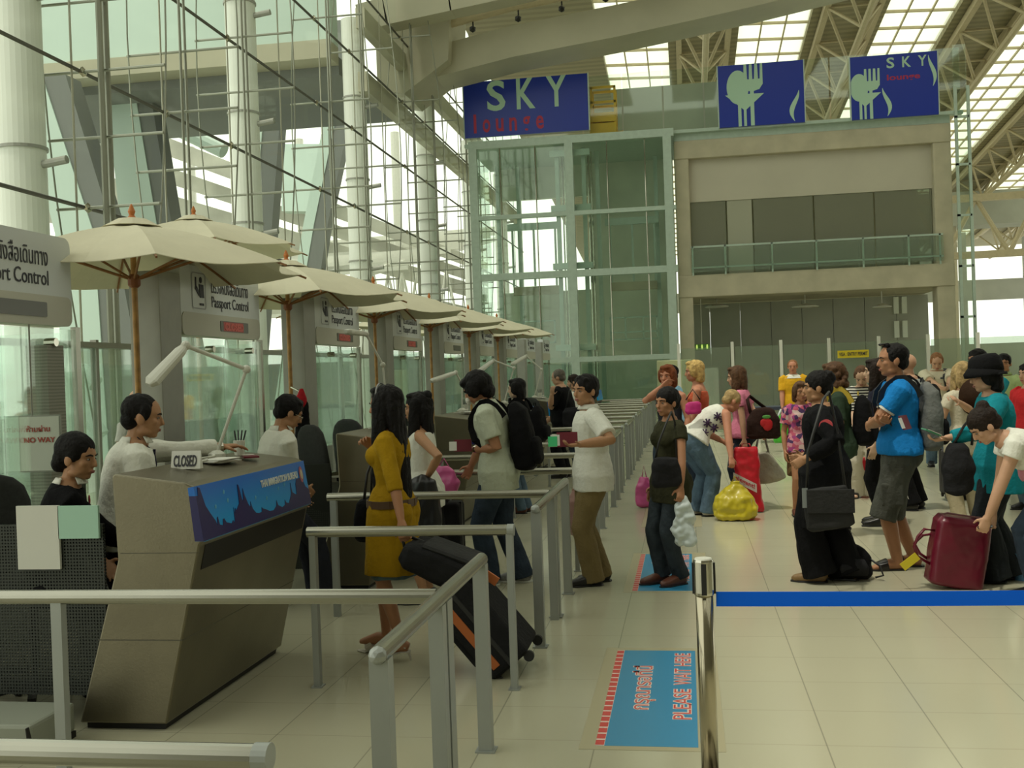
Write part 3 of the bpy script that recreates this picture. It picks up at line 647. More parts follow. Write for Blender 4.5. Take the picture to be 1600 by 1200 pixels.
# ================================================================ counters
def counter(n):
    y0 = 4.9 + PITCHY * n
    r = root('inspection_counter', (-2.7, y0, 0), 'brushed steel passport counter with blue front band, %s from the camera' % ORD[n], 'counter', 'passport counters')
    Ln = 1.5; X0 = -2.7
    def pr(poly, a, b, name, m, bev=0): return MB().prism([(x - X0, z) for x, z in poly], 1, a, b).build(name, m, r, bevel=bev)
    pr([(-3.02, .035), (-2.56, .035), (-2.355, .91), (-2.335, .93), (-2.375, 1.195), (-2.42, 1.215), (-2.79, 1.265), (-2.80, 1.25), (-2.785, .84)], -.005, Ln + .005, 'body', STEEL, .022)
    pr([(-3.00, 0), (-2.585, 0), (-2.575, .04), (-3.0, .04)], .03, Ln - .03, 'plinth', BLACKM)
    # seams on the end face
    pr([(-2.77, .872), (-2.77, .876), (-2.366, .876), (-2.366, .872)], -.006, Ln + .007, 'seam', mat('seam', (.12, .11, .08), .5, .5))
    pr([(-2.905, .445), (-2.462, .445), (-2.463, .45), (-2.905, .45)], -.0065, Ln + .0065, 'seam', mat('seam', (.12, .11, .08), .5, .5))
    MB().prism([(.335, .925), (.345, .9), (.318, .78), (.30, .78)], 1, .06, Ln - .03).build('recess_shade_slab', BLACKM, r)  # black slab standing in for the shade of the recess below the band
    # blue printed band
    a, b_ = V((.366, 0, .93)), V((.327, 0, 1.192)); up = (b_ - a); h = up.length
    m = mat('band_sky_blue', (.0, .15, .5), .35)
    if 'ramp' not in m.node_tree.nodes:
        nt_ = m.node_tree; t_ = nt_.nodes.new('ShaderNodeTexCoord'); s_ = nt_.nodes.new('ShaderNodeSeparateXYZ'); g_ = nt_.nodes.new('ShaderNodeMapRange'); g_.inputs[1].default_value = .95; g_.inputs[2].default_value = 1.18
        c_ = nt_.nodes.new('ShaderNodeValToRGB'); c_.name = 'ramp'; c_.color_ramp.elements[0].color = (.0, .34, .74, 1); c_.color_ramp.elements[1].color = (.006, .15, .62, 1)
        nt_.links.new(t_.outputs['Object'], s_.inputs[0]); nt_.links.new(s_.outputs['Z'], g_.inputs[0]); nt_.links.new(g_.outputs[0], c_.inputs[0]); nt_.links.new(c_.outputs[0], nt_.nodes['Principled BSDF'].inputs['Base Color'])
    p = MB(); p.prism([(.371, .93), (.367, .925), (.325, 1.194), (.331, 1.196)], 1, .0, Ln).build('blue_band', m, r)
    MB().prism([(.331, 1.196), (.371, .93), (.33, .93), (.30, 1.19)], 1, -.015, .0).build('blue_band', m, r)
    if n < 4:
        nav = mat('band_navy', (.013, .010, .10), .35)
        sk = [(0, 0), (0, .72), (.02, .99), (.04, .97), (.07, .62), (.11, .45), (.15, .30), (.165, .2), (.172, .34), (.182, .36), (.19, .2), (.225, .17), (.235, .28), (.25, .29), (.27, .2), (.33, .15), (.35, .2), (.36, .14), (.372, .2), (.38, .44), (.388, .30), (.40, .42), (.41, .36), (.44, .44), (.458, .48), (.474, .86), (.488, .84), (.505, .5), (.52, .55), (.532, .76), (.545, .6), (.57, .42), (.595, .34), (.602, .46), (.618, .3), (.65, .2), (.69, .17), (.73, .18), (.738, .27), (.75, .24), (.79, .2), (.84, .14), (.90, .13), (.945, .2), (.96, .32), (.975, .2), (1.03, .13), (1.075, .16), (1.085, .27), (1.10, .2), (1.14, .17), (1.17, .26), (1.20, .36), (1.212, .6), (1.222, .38), (1.26, .32), (1.285, .30), (1.295, .54), (1.32, .64), (1.37, .65), (1.42, .58), (1.45, .42), (1.5, .33), (1.5, 0)]
        poly_plate([(x * Ln / 1.5, z * h) for x, z in sk], 'skyline_print', nav, r, (.3715, 0, .93), (0, 1, 0), up, .002)
        MB().prism([(.374, .931), (.328, .931), (.306, 1.15), (.3425, 1.15)], 1, -.0175, .001).build('skyline_print', nav, r)
        text('THAI IMMIGRATION BUREAU', 'lettering', mat('band_lettering', (.75, .78, .75), .5), r, V((.3725, .78, .93)) + up * .66, (0, 1, 0), up, .57, .042, bold=.03)
        e_ = [(cos(t) * .03, sin(t) * .05) for t in [2 * pi * i / 16 for i in range(16)]]
        poly_plate(e_, 'crest', mat('crest_red', (.45, .12, .16), .5), r, V((.373, 1.41, .93)) + up * .72, (0, 1, 0), up, .002)
        poly_plate([(x * .6, y * .6) for x, y in e_], 'crest', mat('crest_pale', (.6, .55, .4), .5), r, V((.3755, 1.41, .93)) + up * .72, (0, 1, 0), up, .002)
        bb = MB()
        for q, z_ in ((.18, .55), (.33, .6), (.3, .78), (.68, .5), (.83, .42), (1.02, .55), (1.12, .6)):
            bb.ell(V((.3715, q, .93)) + up * z_, (.004, .012, .014), sub=1)
        bb.build('lantern_print', mat('lantern', (.12, .38, .62), .5), r)
    return r
CNT = [counter(n) for n in range(8)]
def top_z(x): return 1.215 + (-2.42 - x) * .135
# low worktop behind each counter, with the perforated privacy screen at its near end
for n in range(8):
    y0 = 4.9 + PITCHY * n
    d = root('officer_desk', (-3.35, y0, 0), 'officer desk with perforated grey privacy screen behind the %s counter from the camera' % ORD[n], 'desk', 'officer desks')
    MB().box((-.55, .95, .78), (.5, 1.4, .82)).build('desk_top', mat('desk_top', (.16, .15, .11), .5), d)
    MB().box((-.62, .0, .17), (.49, .02, 1.02)).build('perforated_screen', perforated('perforated_screen', (.05, .055, .048), 62, .30), d)
    MB().box((-.64, -.01, 0), (-.61, .03, 1.03)).build('screen_post', GREYP, d)
    MB().box((-.5, 1.36, 0), (.45, 1.4, .78)).build('end_panel', GREYP, d)
# papers on the nearest screen
q0, q1 = P(28, 890, 4.88), P(90, 790, 4.88)
tag(MB().box((q0.x, 4.882, q0.z), (q1.x, 4.898, q1.z)).build('paper_sheet', PAPER), 'blank white sheet taped to the perforated screen at left', 'paper')
q0, q1 = P(91, 842, 4.88), P(152, 790, 4.88)
tag(MB().box((q0.x, 4.882, q0.z), (q1.x, 4.898, q1.z)).build('paper_sheet', PAPERG), 'pale green sheet taped to the screen beside the white one', 'paper')
q = P(40, 1135, 4.7)
c = root('floor_box', (q.x - .1, 4.6, 0), 'pale grey metal box on the floor below the perforated screen', 'box')
MB().box((-.5, -.16, .03), (.3, .2, .17)).build('case', mat('box_grey', (.30, .32, .26), .5), c, bevel=.015)
MB().prism([(-.18, .03), (-.14, .03), (-.18, .17), (-.2, .17)], 0, .3, .306).build('end_plate', BLACKM, c)
MB().box((-.5, -.14, 0), (.3, .2, .03)).build('base', BLACKM, c)

# ================================================================ booth posts, passport control signs, booth glass
SXX = -4.3
MR = mat('pictogram_frame', (.35, .36, .37), .5)
def booth(n):
    y0 = 8.75 + PITCHY * (n - 1)                       # near edge of the sign
    lab = ORD[n] + ' from the camera'
    p = root('booth_post', (SXX, y0 - .18, 0), 'broad grey post carrying a passport control sign, ' + lab, 'post', 'grey sign posts')
    MB().box((-.27, -.20, 0), (.0, .18, 2.66)).build('shaft', GREYP, p, bevel=.006)
    MB().box((-.22, .18, .9), (-.05, .2, 2.64)).build('edge_strip', mat('rust_strip', (.20, .11, .05), .6), p)
    s = root('passport_sign', (SXX, y0, 2.14), 'white passport control sign above the booth glass, ' + lab, 'sign', 'passport control signs')
    w, h = 1.74, .62
    def rr(y0_, y1_, z0, z1, rad):
        pts = []
        for cy, cz, a0 in ((y1_ - rad, z1 - rad, 0), (y0_ + rad, z1 - rad, 90), (y0_ + rad, z0 + rad, 180), (y1_ - rad, z0 + rad, 270)):
            for k in range(5): a = radians(a0 + k * 22.5); pts.append((cy + rad * cos(a), cz + rad * sin(a)))
        return pts
    MB().prism(rr(0, w, 0, h, .07), 0, -.16, .0).build('case', SIGNW, s)
    MB().prism(rr(.01, w - .01, -.005, .2, .06), 0, -.165, .006).build('lower_panel', SIGNB, s)
    if n < 5:
        MB().prism(rr(.78, 1.42, .05, .15, .01), 0, .0, .012).build('led_display', LEDB, s)
        if n in (1, 2, 3):
            text('CLOSED', 'led_text', LEDR, s, (.013, .86, .06), (0, 1, 0), UP, .44, .075, bold=.06)
            MB().prism([(.84, .055), (1.30, .055), (1.30, .143), (.84, .143)], 0, .010, .0125).build('led_glow_panel', mat('led_red_panel', (.40, .05, .04), .4), s)
    IK = INK
    text('ตรวจหนังสือเดินทาง', 'lettering', IK, s, (.003, .62, .40), (0, 1, 0), UP, .84, .135, bold=.0)
    text('Passport Control', 'lettering', IK, s, (.003, .62, .235), (0, 1, 0), UP, .84, .135, bold=.0)
    fr = MB(); o_ = rr(.22, .5, .235, .565, .03); i_ = rr(.232, .488, .247, .553, .025)
    A = [fr.bm.verts.new((.004, y, z)) for y, z in o_]; B = [fr.bm.verts.new((.004, y, z)) for y, z in i_]
    for k in range(len(A)): fr.bm.faces.new((A[k], A[(k + 1) % len(A)], B[(k + 1) % len(A)], B[k]))
    fr.build('pictogram_frame', MR, s)
    pc = MB().ell((.004, .40, .50), (.004, .028, .03), sub=2).box((.002, .29, .42), (.006, .31, .52))
    pc.prism([(.36, .46), (.45, .46), (.46, .34), (.38, .34)], 0, .002, .006).prism([(.28, .42), (.32, .44), (.37, .38), (.36, .35)], 0, .002, .006).prism([(.37, .27), (.45, .27), (.45, .29), (.37, .29)], 0, .002, .006)
    pc.build('pictogram', IK, s)
    g_ = root('booth_glass', (SXX, y0, 0), 'tall pale green glass panes under the passport sign, ' + lab, 'glass panel', 'booth glass panels')
    MB().box((-.07, .02, .9), (-.05, 1.0, 2.12)).build('pane', GLB, g_)
    MB().box((-.07, 1.02, .9), (-.05, 1.85, 2.12)).build('pane', GLB, g_)
    MB().box((-.1, .02, .0), (-.03, 1.85, .9)).build('base_panel', mat('booth_base', (.34, .37, .31), .5, .2), g_)
    MB().box((-.9, 1.80, .1), (-.1, 1.82, 2.1)).build('pane', GLB, g_)
    MB().box((-.08, 1.84, 0), (-.04, 1.90, 2.14)).build('mullion', ALU, g_)
    for y_ in (.6, 1.5): MB().tube((-.06, y_, 2.02), (.02, y_, 2.02), .03).build('clamp', CHROME, g_)
for n in range(9): booth(n)
# ribbed column and notice inside the nearest booth
qa = P(62, 600, 6.9); qb = P(95, 600, 6.9)
tag(MB().box((qa.x, 6.75, 0), (qb.x, 6.95, 2.0)).build('ribbed_pillar', stripes('ribbed_grey', (.32, .32, .27), (.24, .24, .2), 14, 'Z', .5)), 'ribbed grey pillar under the sign at the left edge', 'pillar')
n0, n1 = P(34, 736, 6.6), P(92, 650, 6.6)
nb = root('notice_board', (n0.x, 6.6, n0.z), 'framed paper notice with red lettering reading NO WAY, left edge', 'notice')
wN, hN = n1.x - n0.x, n1.z - n0.z
MB().box((-.01, 0, -.01), (wN + .01, .015, hN + .01)).build('frame', GREYP, nb)
MB().box((0, -.004, 0), (wN, 0, hN)).build('sheet', PAPER, nb)
rt_ = mat('notice_red', (.45, .08, .06), .6)
text('ห้ามผ่าน', 'lettering', rt_, nb, (.05, -.006, hN * .72), RX, UP, wN * .6, hN * .12, bold=.02)
text('NO WAY', 'lettering', rt_, nb, (.03, -.006, hN * .52), RX, UP, wN * .8, hN * .1, bold=.03)
MB().tube((wN * .3, .01, hN), (wN * .3, .01, hN + .75), .006, n=6).build('hanging_wire', GREYP, nb)

# ================================================================ parasols
def parasol(x, y, dz, label, tall=False):
    r = root('parasol', (x, y, 0), label, 'parasol', 'cream canvas parasols')
    zt, ze, R_ = 3.02 + dz, 2.62 + dz, 1.38
    MB().tube((0, 0, 0), (0, 0, zt + .02), .024, n=12).build('pole', WOOD, r)
    MB().lathe([(.22, 0), (.24, .02), (.22, .07), (.05, .1), (.04, .3)]).build('base', GREYP, r)
    MB().lathe([(.045, 0), (.05, .02), (.035, .05), (.02, .07), (.03, .10), (.015, .14), (.005, .16)], (0, 0, zt), 12).build('finial', mat('orange_wood', (.5, .16, .03), .5), r)
    nR = 8; ph = radians(22.5 + 12)
    cn = [V((cos(ph + 2 * pi * k / nR) * R_, sin(ph + 2 * pi * k / nR) * R_, ze)) for k in range(nR)]
    cv = MB(); M_ = 7
    def pt(k, u, t):                                   # u along the radius, t across the gore
        a = V((0, 0, zt)).lerp(cn[k % nR], u); b = V((0, 0, zt)).lerp(cn[(k + 1) % nR], u)
        p = a.lerp(b, t); sag = sin(pi * t)
        p.z += .05 * sin(pi * u) - .035 * sag * u + .0; 
        d = V((p.x, p.y, 0)); p -= d * (.07 * sag * u * u); return p
    grid = {}
    for k in range(nR):
        for i in range(8):
            for j in range(M_): grid[k, i, j] = cv.bm.verts.new(pt(k, .04 + .96 * i / 7, j / (M_ - 1)))
    for k in range(nR):
        for i in range(7):
            for j in range(M_ - 1): cv.bm.faces.new((grid[k, i, j], grid[k, i + 1, j], grid[k, i + 1, j + 1], grid[k, i, j + 1]))
    bmesh.ops.remove_doubles(cv.bm, verts=cv.bm.verts, dist=.002)
    g2 = bmesh.ops.extrude_face_region(cv.bm, geom=list(cv.bm.faces))
    bmesh.ops.translate(cv.bm, vec=(0, 0, -.006), verts=[v for v in g2['geom'] if isinstance(v, bmesh.types.BMVert)])
    cv.build('canopy', CANV, r)
    MB().lathe([(.24, -.03), (.12, .035), (.03, .05)], (0, 0, zt + .0), 12).build('cap_frill', CANV, r, smooth=False)
    MB().lathe([(.03, 0), (.05, .02), (.05, .09), (.03, .11)], (0, 0, zt - .52), 12).build('runner_hub', mat('brown_hub', (.22, .07, .02), .5), r)
    RM = mat('brown_rib', (.25, .11, .03), .55)
    for k in range(nR):
        b = MB(); mid = pt(k, .55, 0) - V((0, 0, .03))
        pts = [pt(k, u, 0) - V((0, 0, .016)) for u in (.04, .3, .6, .8, 1.03)]
        for a_, b_ in zip(pts, pts[1:]): b.bar(a_, b_, .014, .016)
        b.tube((0, 0, zt - .46), mid, .011, n=6); b.build('rib', RM, r)
for n in range(6): parasol(-4.4, 8.15 + PITCHY * n, 0, 'cream canvas parasol on a bamboo pole between the booths, %s from the camera' % ORD[n])
q = P(302, 322, 12.6)
parasol(q.x, 12.6, q.z - 3.18, 'taller cream parasol standing behind the nearest one, in the second row')

# ================================================================ desk lamps with folding arms on the counters
def lamp(n, base, elbow1, elbow2, shade_end, lab):
    r = root('desk_lamp', base, lab, 'desk lamp', 'folding arm desk lamps')
    b0 = V(base); LM = mat('lamp_white', (.60, .60, .52), .4)
    MB().lathe([(.05, 0), (.05, .03), (.02, .05)], n=14).build('clamp_base', LM, r)
    MB().tube((0, 0, .03), V(elbow1) - b0, .010, n=8).build('lower_arm', LM, r)
    MB().tube(V(elbow1) - b0, V(elbow2) - b0, .012, n=8).build('upper_arm', LM, r)
    MB().ell(V(elbow1) - b0, (.026, .026, .026)).build('joint', LM, r); MB().ell(V(elbow2) - b0, (.028, .028, .028)).build('joint', LM, r)
    s, e = V(elbow2) - b0, V(shade_end) - b0
    MB().loft([s, s.lerp(e, .15), s.lerp(e, .9), e], [(.018, .016), (.035, .022), (.045, .026), (.02, .015)], n=12, p=3).build('shade', LM, r, smooth=False)
lamp(0, (P(338, 690, 5.9).x, 5.9, top_z(-2.72)), P(385, 577, 6.0), P(290, 540, 5.7), P(232, 602, 5.5), 'white folding arm desk lamp on the nearest counter')
lamp(1, (-2.72, 9.6, top_z(-2.72)), P(598, 570, 9.6), P(572, 522, 9.5), P(540, 518, 9.2), 'white desk lamp with raised shade on the second counter from the camera')
lamp(2, (-2.72, 12.9, top_z(-2.72)), P(722, 600, 12.9), P(712, 582, 12.8), P(673, 596, 12.4), 'white desk lamp on the third counter behind the man with the backpack')
lamp(3, (-2.72, 16, top_z(-2.72)), P(803, 575, 16), P(771, 563, 16), P(745, 583, 15.7), 'white desk lamp on the fourth counter beside the last parasol pole')
lamp(4, (-2.72, 19.3, top_z(-2.72)), P(846, 577, 19.3), P(822, 556, 19.3), P(799, 570, 19), 'white desk lamp on the fifth counter, farthest of the lamps in view')

# ================================================================ things on the counters
q = PG(283, 722, 1.262)
cs = root('closed_sign', (-2.64, 5.34, top_z(-2.64) + .001), 'white folded card reading CLOSED standing on the nearest counter', 'sign')
MB().prism([(0, 0), (.02, .095), (.04, 0)], 0, -.075, .09).build('card', PAPER, cs)
text('CLOSED', 'lettering', INK, cs, (-.06, .0005, .012), RX, (0, .02, .095), .13, .062, bold=.02)
def clutter(n, y, kind, lab, x=-2.68):
    z = top_z(x)
    if kind == 'papers':
        r = root('paper_stack', (x, y, z), lab, 'papers'); b = MB()
        for i in range(5):
            R_ = Matrix.Rotation(random.uniform(-.4, .4), 3, 'Z'); b.box((-.07, -.1, .0), (.07, .1, .004), R_, (random.uniform(-.02, .02), random.uniform(-.04, .04), .004 + i * .005))
        b.build('sheets', PAPER, r)
    elif kind == 'cup':
        r = root('stamp_pot', (x, y, z), lab, 'pot'); MB().lathe([(.03, 0), (.036, .09), (.03, .09)], n=12).build('pot', WHITEP, r)
        b = MB()
        for i in range(4): b.tube((.01 * (i - 1.5), 0, .05), (.025 * (i - 1.5), .02, .15), .005, n=6)
        b.build('pens', BLACK, r)
    else:
        r = root('cable_coil', (x, y, z), lab, 'cable'); b = MB()
        pts = [(.05 * cos(i * .6) + i * .004, .06 * sin(i * .6), .012 + .002 * i) for i in range(24)]
        b.path(pts, .006, 6); b.build('cable', WHITEP if kind == 'cable' else BLACK, r)
for n in range(7):
    y0 = 4.9 + PITCHY * n; c_ = ' on the %s counter from the camera' % ORD[n]
    clutter(n, y0 + .85, 'papers', 'loose white papers spread' + c_, -2.62)
    clutter(n, y0 + .55, 'cable', 'white tangled cable lying' + c_, -2.66)
    clutter(n, y0 + 1.3, 'cup', 'white pot of pens' + c_, -2.7)

# ================================================================ officers' chairs
def chair(x, y, rz, lab, z=0.0, h=1.42):
    r = root('office_chair', (x, y, z), lab, 'chair', 'officers chairs', rz); k = h / 1.2
    DF = mat('dark_chair_fabric', (.022, .024, .022), .8, 0, .2, 40)
    MB().loft([(0, -.22, .78 * k - .2), (0, -.24, .78 * k - .1), (0, -.25, .85 * k), (0, -.28, h - .16), (0, -.285, h - .07), (0, -.29, h - .02), (0, -.29, h)], [(.14, .03), (.21, .04), (.235, .045), (.225, .04), (.19, .035), (.13, .03), (.06, .015)], n=24, p=2.6).build('backrest', DF, r, smooth=True)
    MB().loft([(0, 0, .60), (0, 0, .64), (0, 0, .69)], [(.2, .2), (.25, .25), (.23, .23)], n=20, p=4, side=(1, 0, 0)).build('seat', DF, r)
    MB().bar((0, -.12, .6), (0, -.27, .9), .06, .02).build('back_bracket', BLACK, r)
    MB().tube((0, 0, .08), (0, 0, .62), .03).build('gas_column', CHROME, r)
    b = MB()
    for i in range(5):
        a = 2 * pi * i / 5; e = V((.28 * cos(a), .28 * sin(a), .07)); b.bar((0, 0, .1), e, .04, .03); MB().ell((e.x, e.y, .03), (.03, .03, .03)).build('castor', BLACK, r)
    b.build('star_base', BLACK, r)
    for s in (-1, 1):
        MB().bar((s * .27, -.2, .88), (s * .27, .12, .88), .05, .03).bar((s * .27, 0, .62), (s * .27, 0, .88), .03, .03).build('armrest', CHROME, r)
q = P(500, 700, 8.6); chair(q.x + .13, 8.75, radians(-40), 'black officer chair with tall rounded back beside the second counter', h=1.33)
q = P(553, 690, 10.2); chair(q.x + .1, 10.4, radians(-30), 'black officer chair half hidden behind the second counter', h=1.31)
q = P(665, 660, 12.6); chair(q.x, 12.9, radians(-30), 'black officer chair behind the woman in the white vest', h=1.33)
q = P(835, 630, 17.5); chair(q.x, 18.2, radians(-30), 'black officer chair far off beside the fifth counter', h=1.3)
q = P(-75, 800, 5.3); chair(q.x, 5.5, radians(200), 'dark grey chair back cut off by the left edge', h=1.2)
q = P(60, 760, 5.3); chair(q.x - .1, 5.35, radians(-60), 'black office chair under the officer in the dark jacket', h=1.15)

# ================================================================ floor stickers
def sticker(n):
    y0 = 4.82 + PITCHY * n
    r = root('floor_sticker', (-.46, y0, .0), 'blue floor sticker reading PLEASE WAIT HERE, %s from the camera' % ORD[n], 'floor sticker', 'waiting line floor stickers')
    MB().box((-.07, -.05, .0005), (.58, 1.72, .0012)).build('tan_border', mat('tan_border', (.42, .38, .24), .35), r)  # tan sheet reaching a little beyond the blue one
    MB().box((0, 0, .0012), (.46, 1.66, .002)).build('sheet', MATB, r)
    b = MB(); w_ = MB()
    w_.box((0, 0, .002), (.042, 1.66, .0023))
    for i in range(20): b.box((0, i * .083 + .008, .0023), (.04, i * .083 + .072, .0027))
    w_.build('edge_band', MATW, r); b.build('edge_dashes', MATR, r)
    R_, U_ = (0, 1, 0), (-1, 0, 0)
    for body, x, y, w, h in (('กรุณารอที่นี่', .255, .52, .80, .145), ('PLEASE', .435, .38, .50, .095), ('WAIT', .435, .95, .32, .095), ('HERE', .435, 1.32, .28, .095)):
        text(body, 'lettering_outline', MATW, r, (x, y, .0022), R_, U_, w, h, .0004, bold=.05)
        text(body, 'lettering', MATR, r, (x - .004, y + .004, .0026), R_, U_, w - .008, h - .008, .0005, bold=-.005)
for n in range(3): sticker(n)

# ================================================================ belt stanchions
def stanchion(x, y, lab):
    r = root('belt_stanchion', (x, y, 0), lab, 'stanchion', 'belt stanchions')
    PM = mat('brass_tinted_steel', (.42, .38, .28), .18, 1)
    MB().lathe([(.17, 0), (.175, .012), (.16, .03), (.05, .05), (.036, .06)], n=28).build('foot', PM, r, smooth=False)
    MB().lathe([(.034, .05), (.034, .865), (.0, .865)] if 0 else [(.034, .05), (.034, .865)], n=28).build('post', PM, r, smooth=True)
    MB().lathe([(.038, .80), (.040, .81), (.040, .93), (.036, .938)], n=28).build('belt_head', CHROME, r)
    MB().lathe([(.036, .936), (.032, .943)], n=28).build('top_cap', WHITEP, r)
    for a in (0, pi / 2, pi, 3 * pi / 2):
        x_, y_ = .039 * cos(a), .039 * sin(a)
        MB().box((-.006, -.010, .805), (.006, .010, .925), Matrix.Rotation(a, 3, 'Z'), (x_, y_, 0)).build('belt_slot', BLACK, r)
    return r
stq = P(1100, 915, 4.25)
stanchion(stq.x, 4.25, 'steel belt stanchion with a black topped head in the foreground')
stanchion(2.55, 4.45, 'steel belt stanchion holding the far end of the blue belt, beyond the right edge')
za, zb = P(1118, 936, 4.25).z, P(1600, 927, 4.42).z
b = MB(); N_ = 12
for i in range(N_):
    t0, t1 = i / N_, (i + 1) / N_
    def bp_(t): return V((stq.x + .045 + t * (2.5 - stq.x - .045), 4.25 + .2 * t, za + (zb - za) * t * 1.3 - .008 * sin(pi * t)))
    b.bar(bp_(t0), bp_(t1), .003, .057)
bmesh.ops.remove_doubles(b.bm, verts=b.bm.verts, dist=.0005)
tag(b.build('barrier_belt', BELT), 'bright blue barrier belt stretched from the stanchion to the right', 'belt')
# ================================================================ people
SK = {'asian': (.42, .22, .115), 'tan': (.40, .19, .10), 'light': (.52, .30, .19), 'pale': (.56, .36, .24), 'red': (.50, .22, .13)}
def skin(k): return mat('skin_' + k, SK[k], .5, 0, .06, 12, 0, 60, .35)
def hairmat(k):
    c = {'black': (.006, .005, .005), 'dark': (.018, .011, .008), 'brown': (.09, .045, .022), 'red': (.16, .045, .015), 'blonde': (.50, .34, .12), 'grey': (.12, .105, .085), 'ginger': (.24, .11, .045), 'fair': (.36, .25, .11)}[k]
    return mat('hair_' + k, c, .62, 0, .35, 26, .5, 45, .18)
def ik(S, T, l1, l2, pole):
    d = T - S; L_ = max(.08, min(d.length, (l1 + l2) * .999)); n = d.normalized(); a = (l1 * l1 - l2 * l2 + L_ * L_) / (2 * L_); h = sqrt(max(0, l1 * l1 - a * a))
    p = V(pole) - n * n.dot(V(pole)); p.normalize(); return S + n * a + p * h, S + n * L_
class Fig: pass
def person(label, pos, face, H=1.7, sex='m', bw=1.0, sk='asian', lean=(0, 3), head=(0, 0, 0), arms=(None, None), poles=(None, None), curl=(25, 25), feet=None, hip=None, hair=('short', 'black'),
           top=None, bottom=None, shoes=None, seat=False, extra=None, facefeat=True, palm=(None, None), shift=(0, 0), belly=0, waistw=1.0):
    """pos: ground point, face: heading in degrees (0 looks away, 90 to the left, 180 to the camera).
    arms: world targets for right and left wrist; top: (material, hem, sleeve, fit); bottom: (kind, material, ...)"""
    r = root('person', (pos[0], pos[1], 0), label, 'person', None, radians(face))
    Mi = wmat(r).inverted(); h = H; f = Fig(); f.root = r; f.H = h
    dist = max(4.0, pos[1]); vox = min(.011, max(.0052, .00075 * dist))
    ml = 1.0 if sex == 'm' else .88
    pz = (hip if hip is not None else .525 * h)
    Pv = V((shift[0], shift[1], pz)); sl = .320 * h
    a0, a1 = radians(lean[0]), radians(lean[1])
    def ang(t): return a0 + (a1 - a0) * max(0, min(1, t))
    sp = [Pv.copy()]; N_ = 20
    for i in range(N_): a = ang((i + .5) / N_); sp.append(sp[-1] + V((0, sin(a), cos(a))) * (sl / N_))
    def S_(t):
        if t < 0: a = a0 * .5; return Pv + V((0, sin(a), cos(a))) * sl * t
        if t > 1: a = ang(1); return sp[-1] + V((0, sin(a), cos(a))) * sl * (t - 1)
        i = min(N_ - 1, int(t * N_)); return sp[i].lerp(sp[i + 1], t * N_ - i)
    def fwd(t): a = ang(t); return V((0, cos(a), -sin(a)))
    if sex == 'm': prof = [(-.16, .070, .055), (0, .094, .066), (.12, .092, .064), (.32, .085, .060), (.5, .092, .065), (.68, .100, .070), (.8, .100, .064), (.88, .085, .054), (.95, .055, .044), (1.0, .040, .040)]
    else: prof = [(-.16, .070, .054), (0, .097, .066), (.12, .090, .060), (.32, .071, .052), (.5, .077, .056), (.66, .086, .062), (.8, .086, .056), (.88, .074, .048), (.95, .048, .040), (1.0, .033, .035)]
    def prad(t, infl=0):
        for (t0, x0, y0), (t1, x1, y1) in zip(prof, prof[1:]):
            if t <= t1 or t1 == 1.0:
                k = max(0, min(1, (t - t0) / (t1 - t0))); break
        bel = belly * max(0, 1 - abs(t - .3) / .35) * .5
        return ((x0 + (x1 - x0) * k) * h * bw + infl, (y0 + (y1 - y0) * k) * h * bw + infl + bel * h * .1)
    # joints
    sw = (.104 if sex == 'm' else .090) * h * bw
    sh = [S_(.86) + V((s * sw, 0, 0)) + fwd(.9) * -.004 for s in (1, -1)]
    l1, l2 = .172 * h, .150 * h; AR = []
    for i, s in enumerate((1, -1)):
        T = arms[i]
        if T is None: T = sh[i] + V((s * .045 * h, .035 * h, -.310 * h))
        elif isinstance(T, tuple): T = V(T)
        else: T = Mi @ V(T)
        pole = poles[i] if poles[i] is not None else (s * .5, -1, -.25)
        e, w = ik(sh[i], T, l1, l2, pole); AR.append((sh[i], e, w))
    f.wrist = [wmat(r) @ a[2] for a in AR]; f.elbow = [wmat(r) @ a[1] for a in AR]
    ft = feet if feet is not None else [(.062 * h, 0.0, -8), (-.062 * h, .0, 8)]
    LG = []
    for i, s in enumerate((1, -1)):
        hp = Pv + V((s * .052 * h * bw, 0, -.012 * h)); x, y, yw = ft[i][:3]; az = ft[i][3] if len(ft[i]) > 3 else .043 * h
        k, a = ik(hp, V((x, y, az)), .245 * h, .242 * h, (s * .1, 1, 0)); LG.append((hp, k, a, radians(yw)))
    # ---- body: one continuous surface
    b = MB()
    ts = [-.16, -.06, 0, .12, .32, .5, .66, .78, .86, .92, .97, 1.02]
    b.loft([S_(t) for t in ts], [prad(t) for t in ts], n=18, p=2.3)
    if sex == 'f' and not seat:
        for s in (1, -1): b.ell(S_(.66) + V((s * .042 * h, 0, 0)) + fwd(.66) * .045 * h, (.036 * h, .034 * h, .036 * h))
    for s in (1, -1): b.ell(Pv + V((s * .045 * h, -.035 * h, -.01 * h)), (.050 * h * bw, .05 * h, .056 * h))
    ha = ang(1) * .45 + radians(head[1]) * .3; nk = S_(1.0); nd = V((0, sin(ha + .12), cos(ha + .12))); ht = nk + nd * .034 * h
    nr = .032 * h if sex == 'm' else .027 * h
    b.loft([S_(.9), nk, ht, ht + nd * .03 * h], [nr * 1.25, nr * 1.05, nr, nr], n=12)
    hh = .141 * h; HR = Matrix.Rotation(radians(head[0]), 3, 'Z') @ Matrix.Rotation(-radians(head[1]) - ang(1) * .25, 3, 'X') @ Matrix.Rotation(radians(head[2]), 3, 'Y')
    hc = ht + HR @ V((0, .10 * hh, .33 * hh))
    def hp_(x, y, z): return hc + HR @ V((x * hh, y * hh, z * hh))
    def he(c, rr_, sub=3): b.ell(hp_(*c), tuple(q * hh for q in rr_), HR, sub)
    wide = 1.0 if sex == 'm' else .95
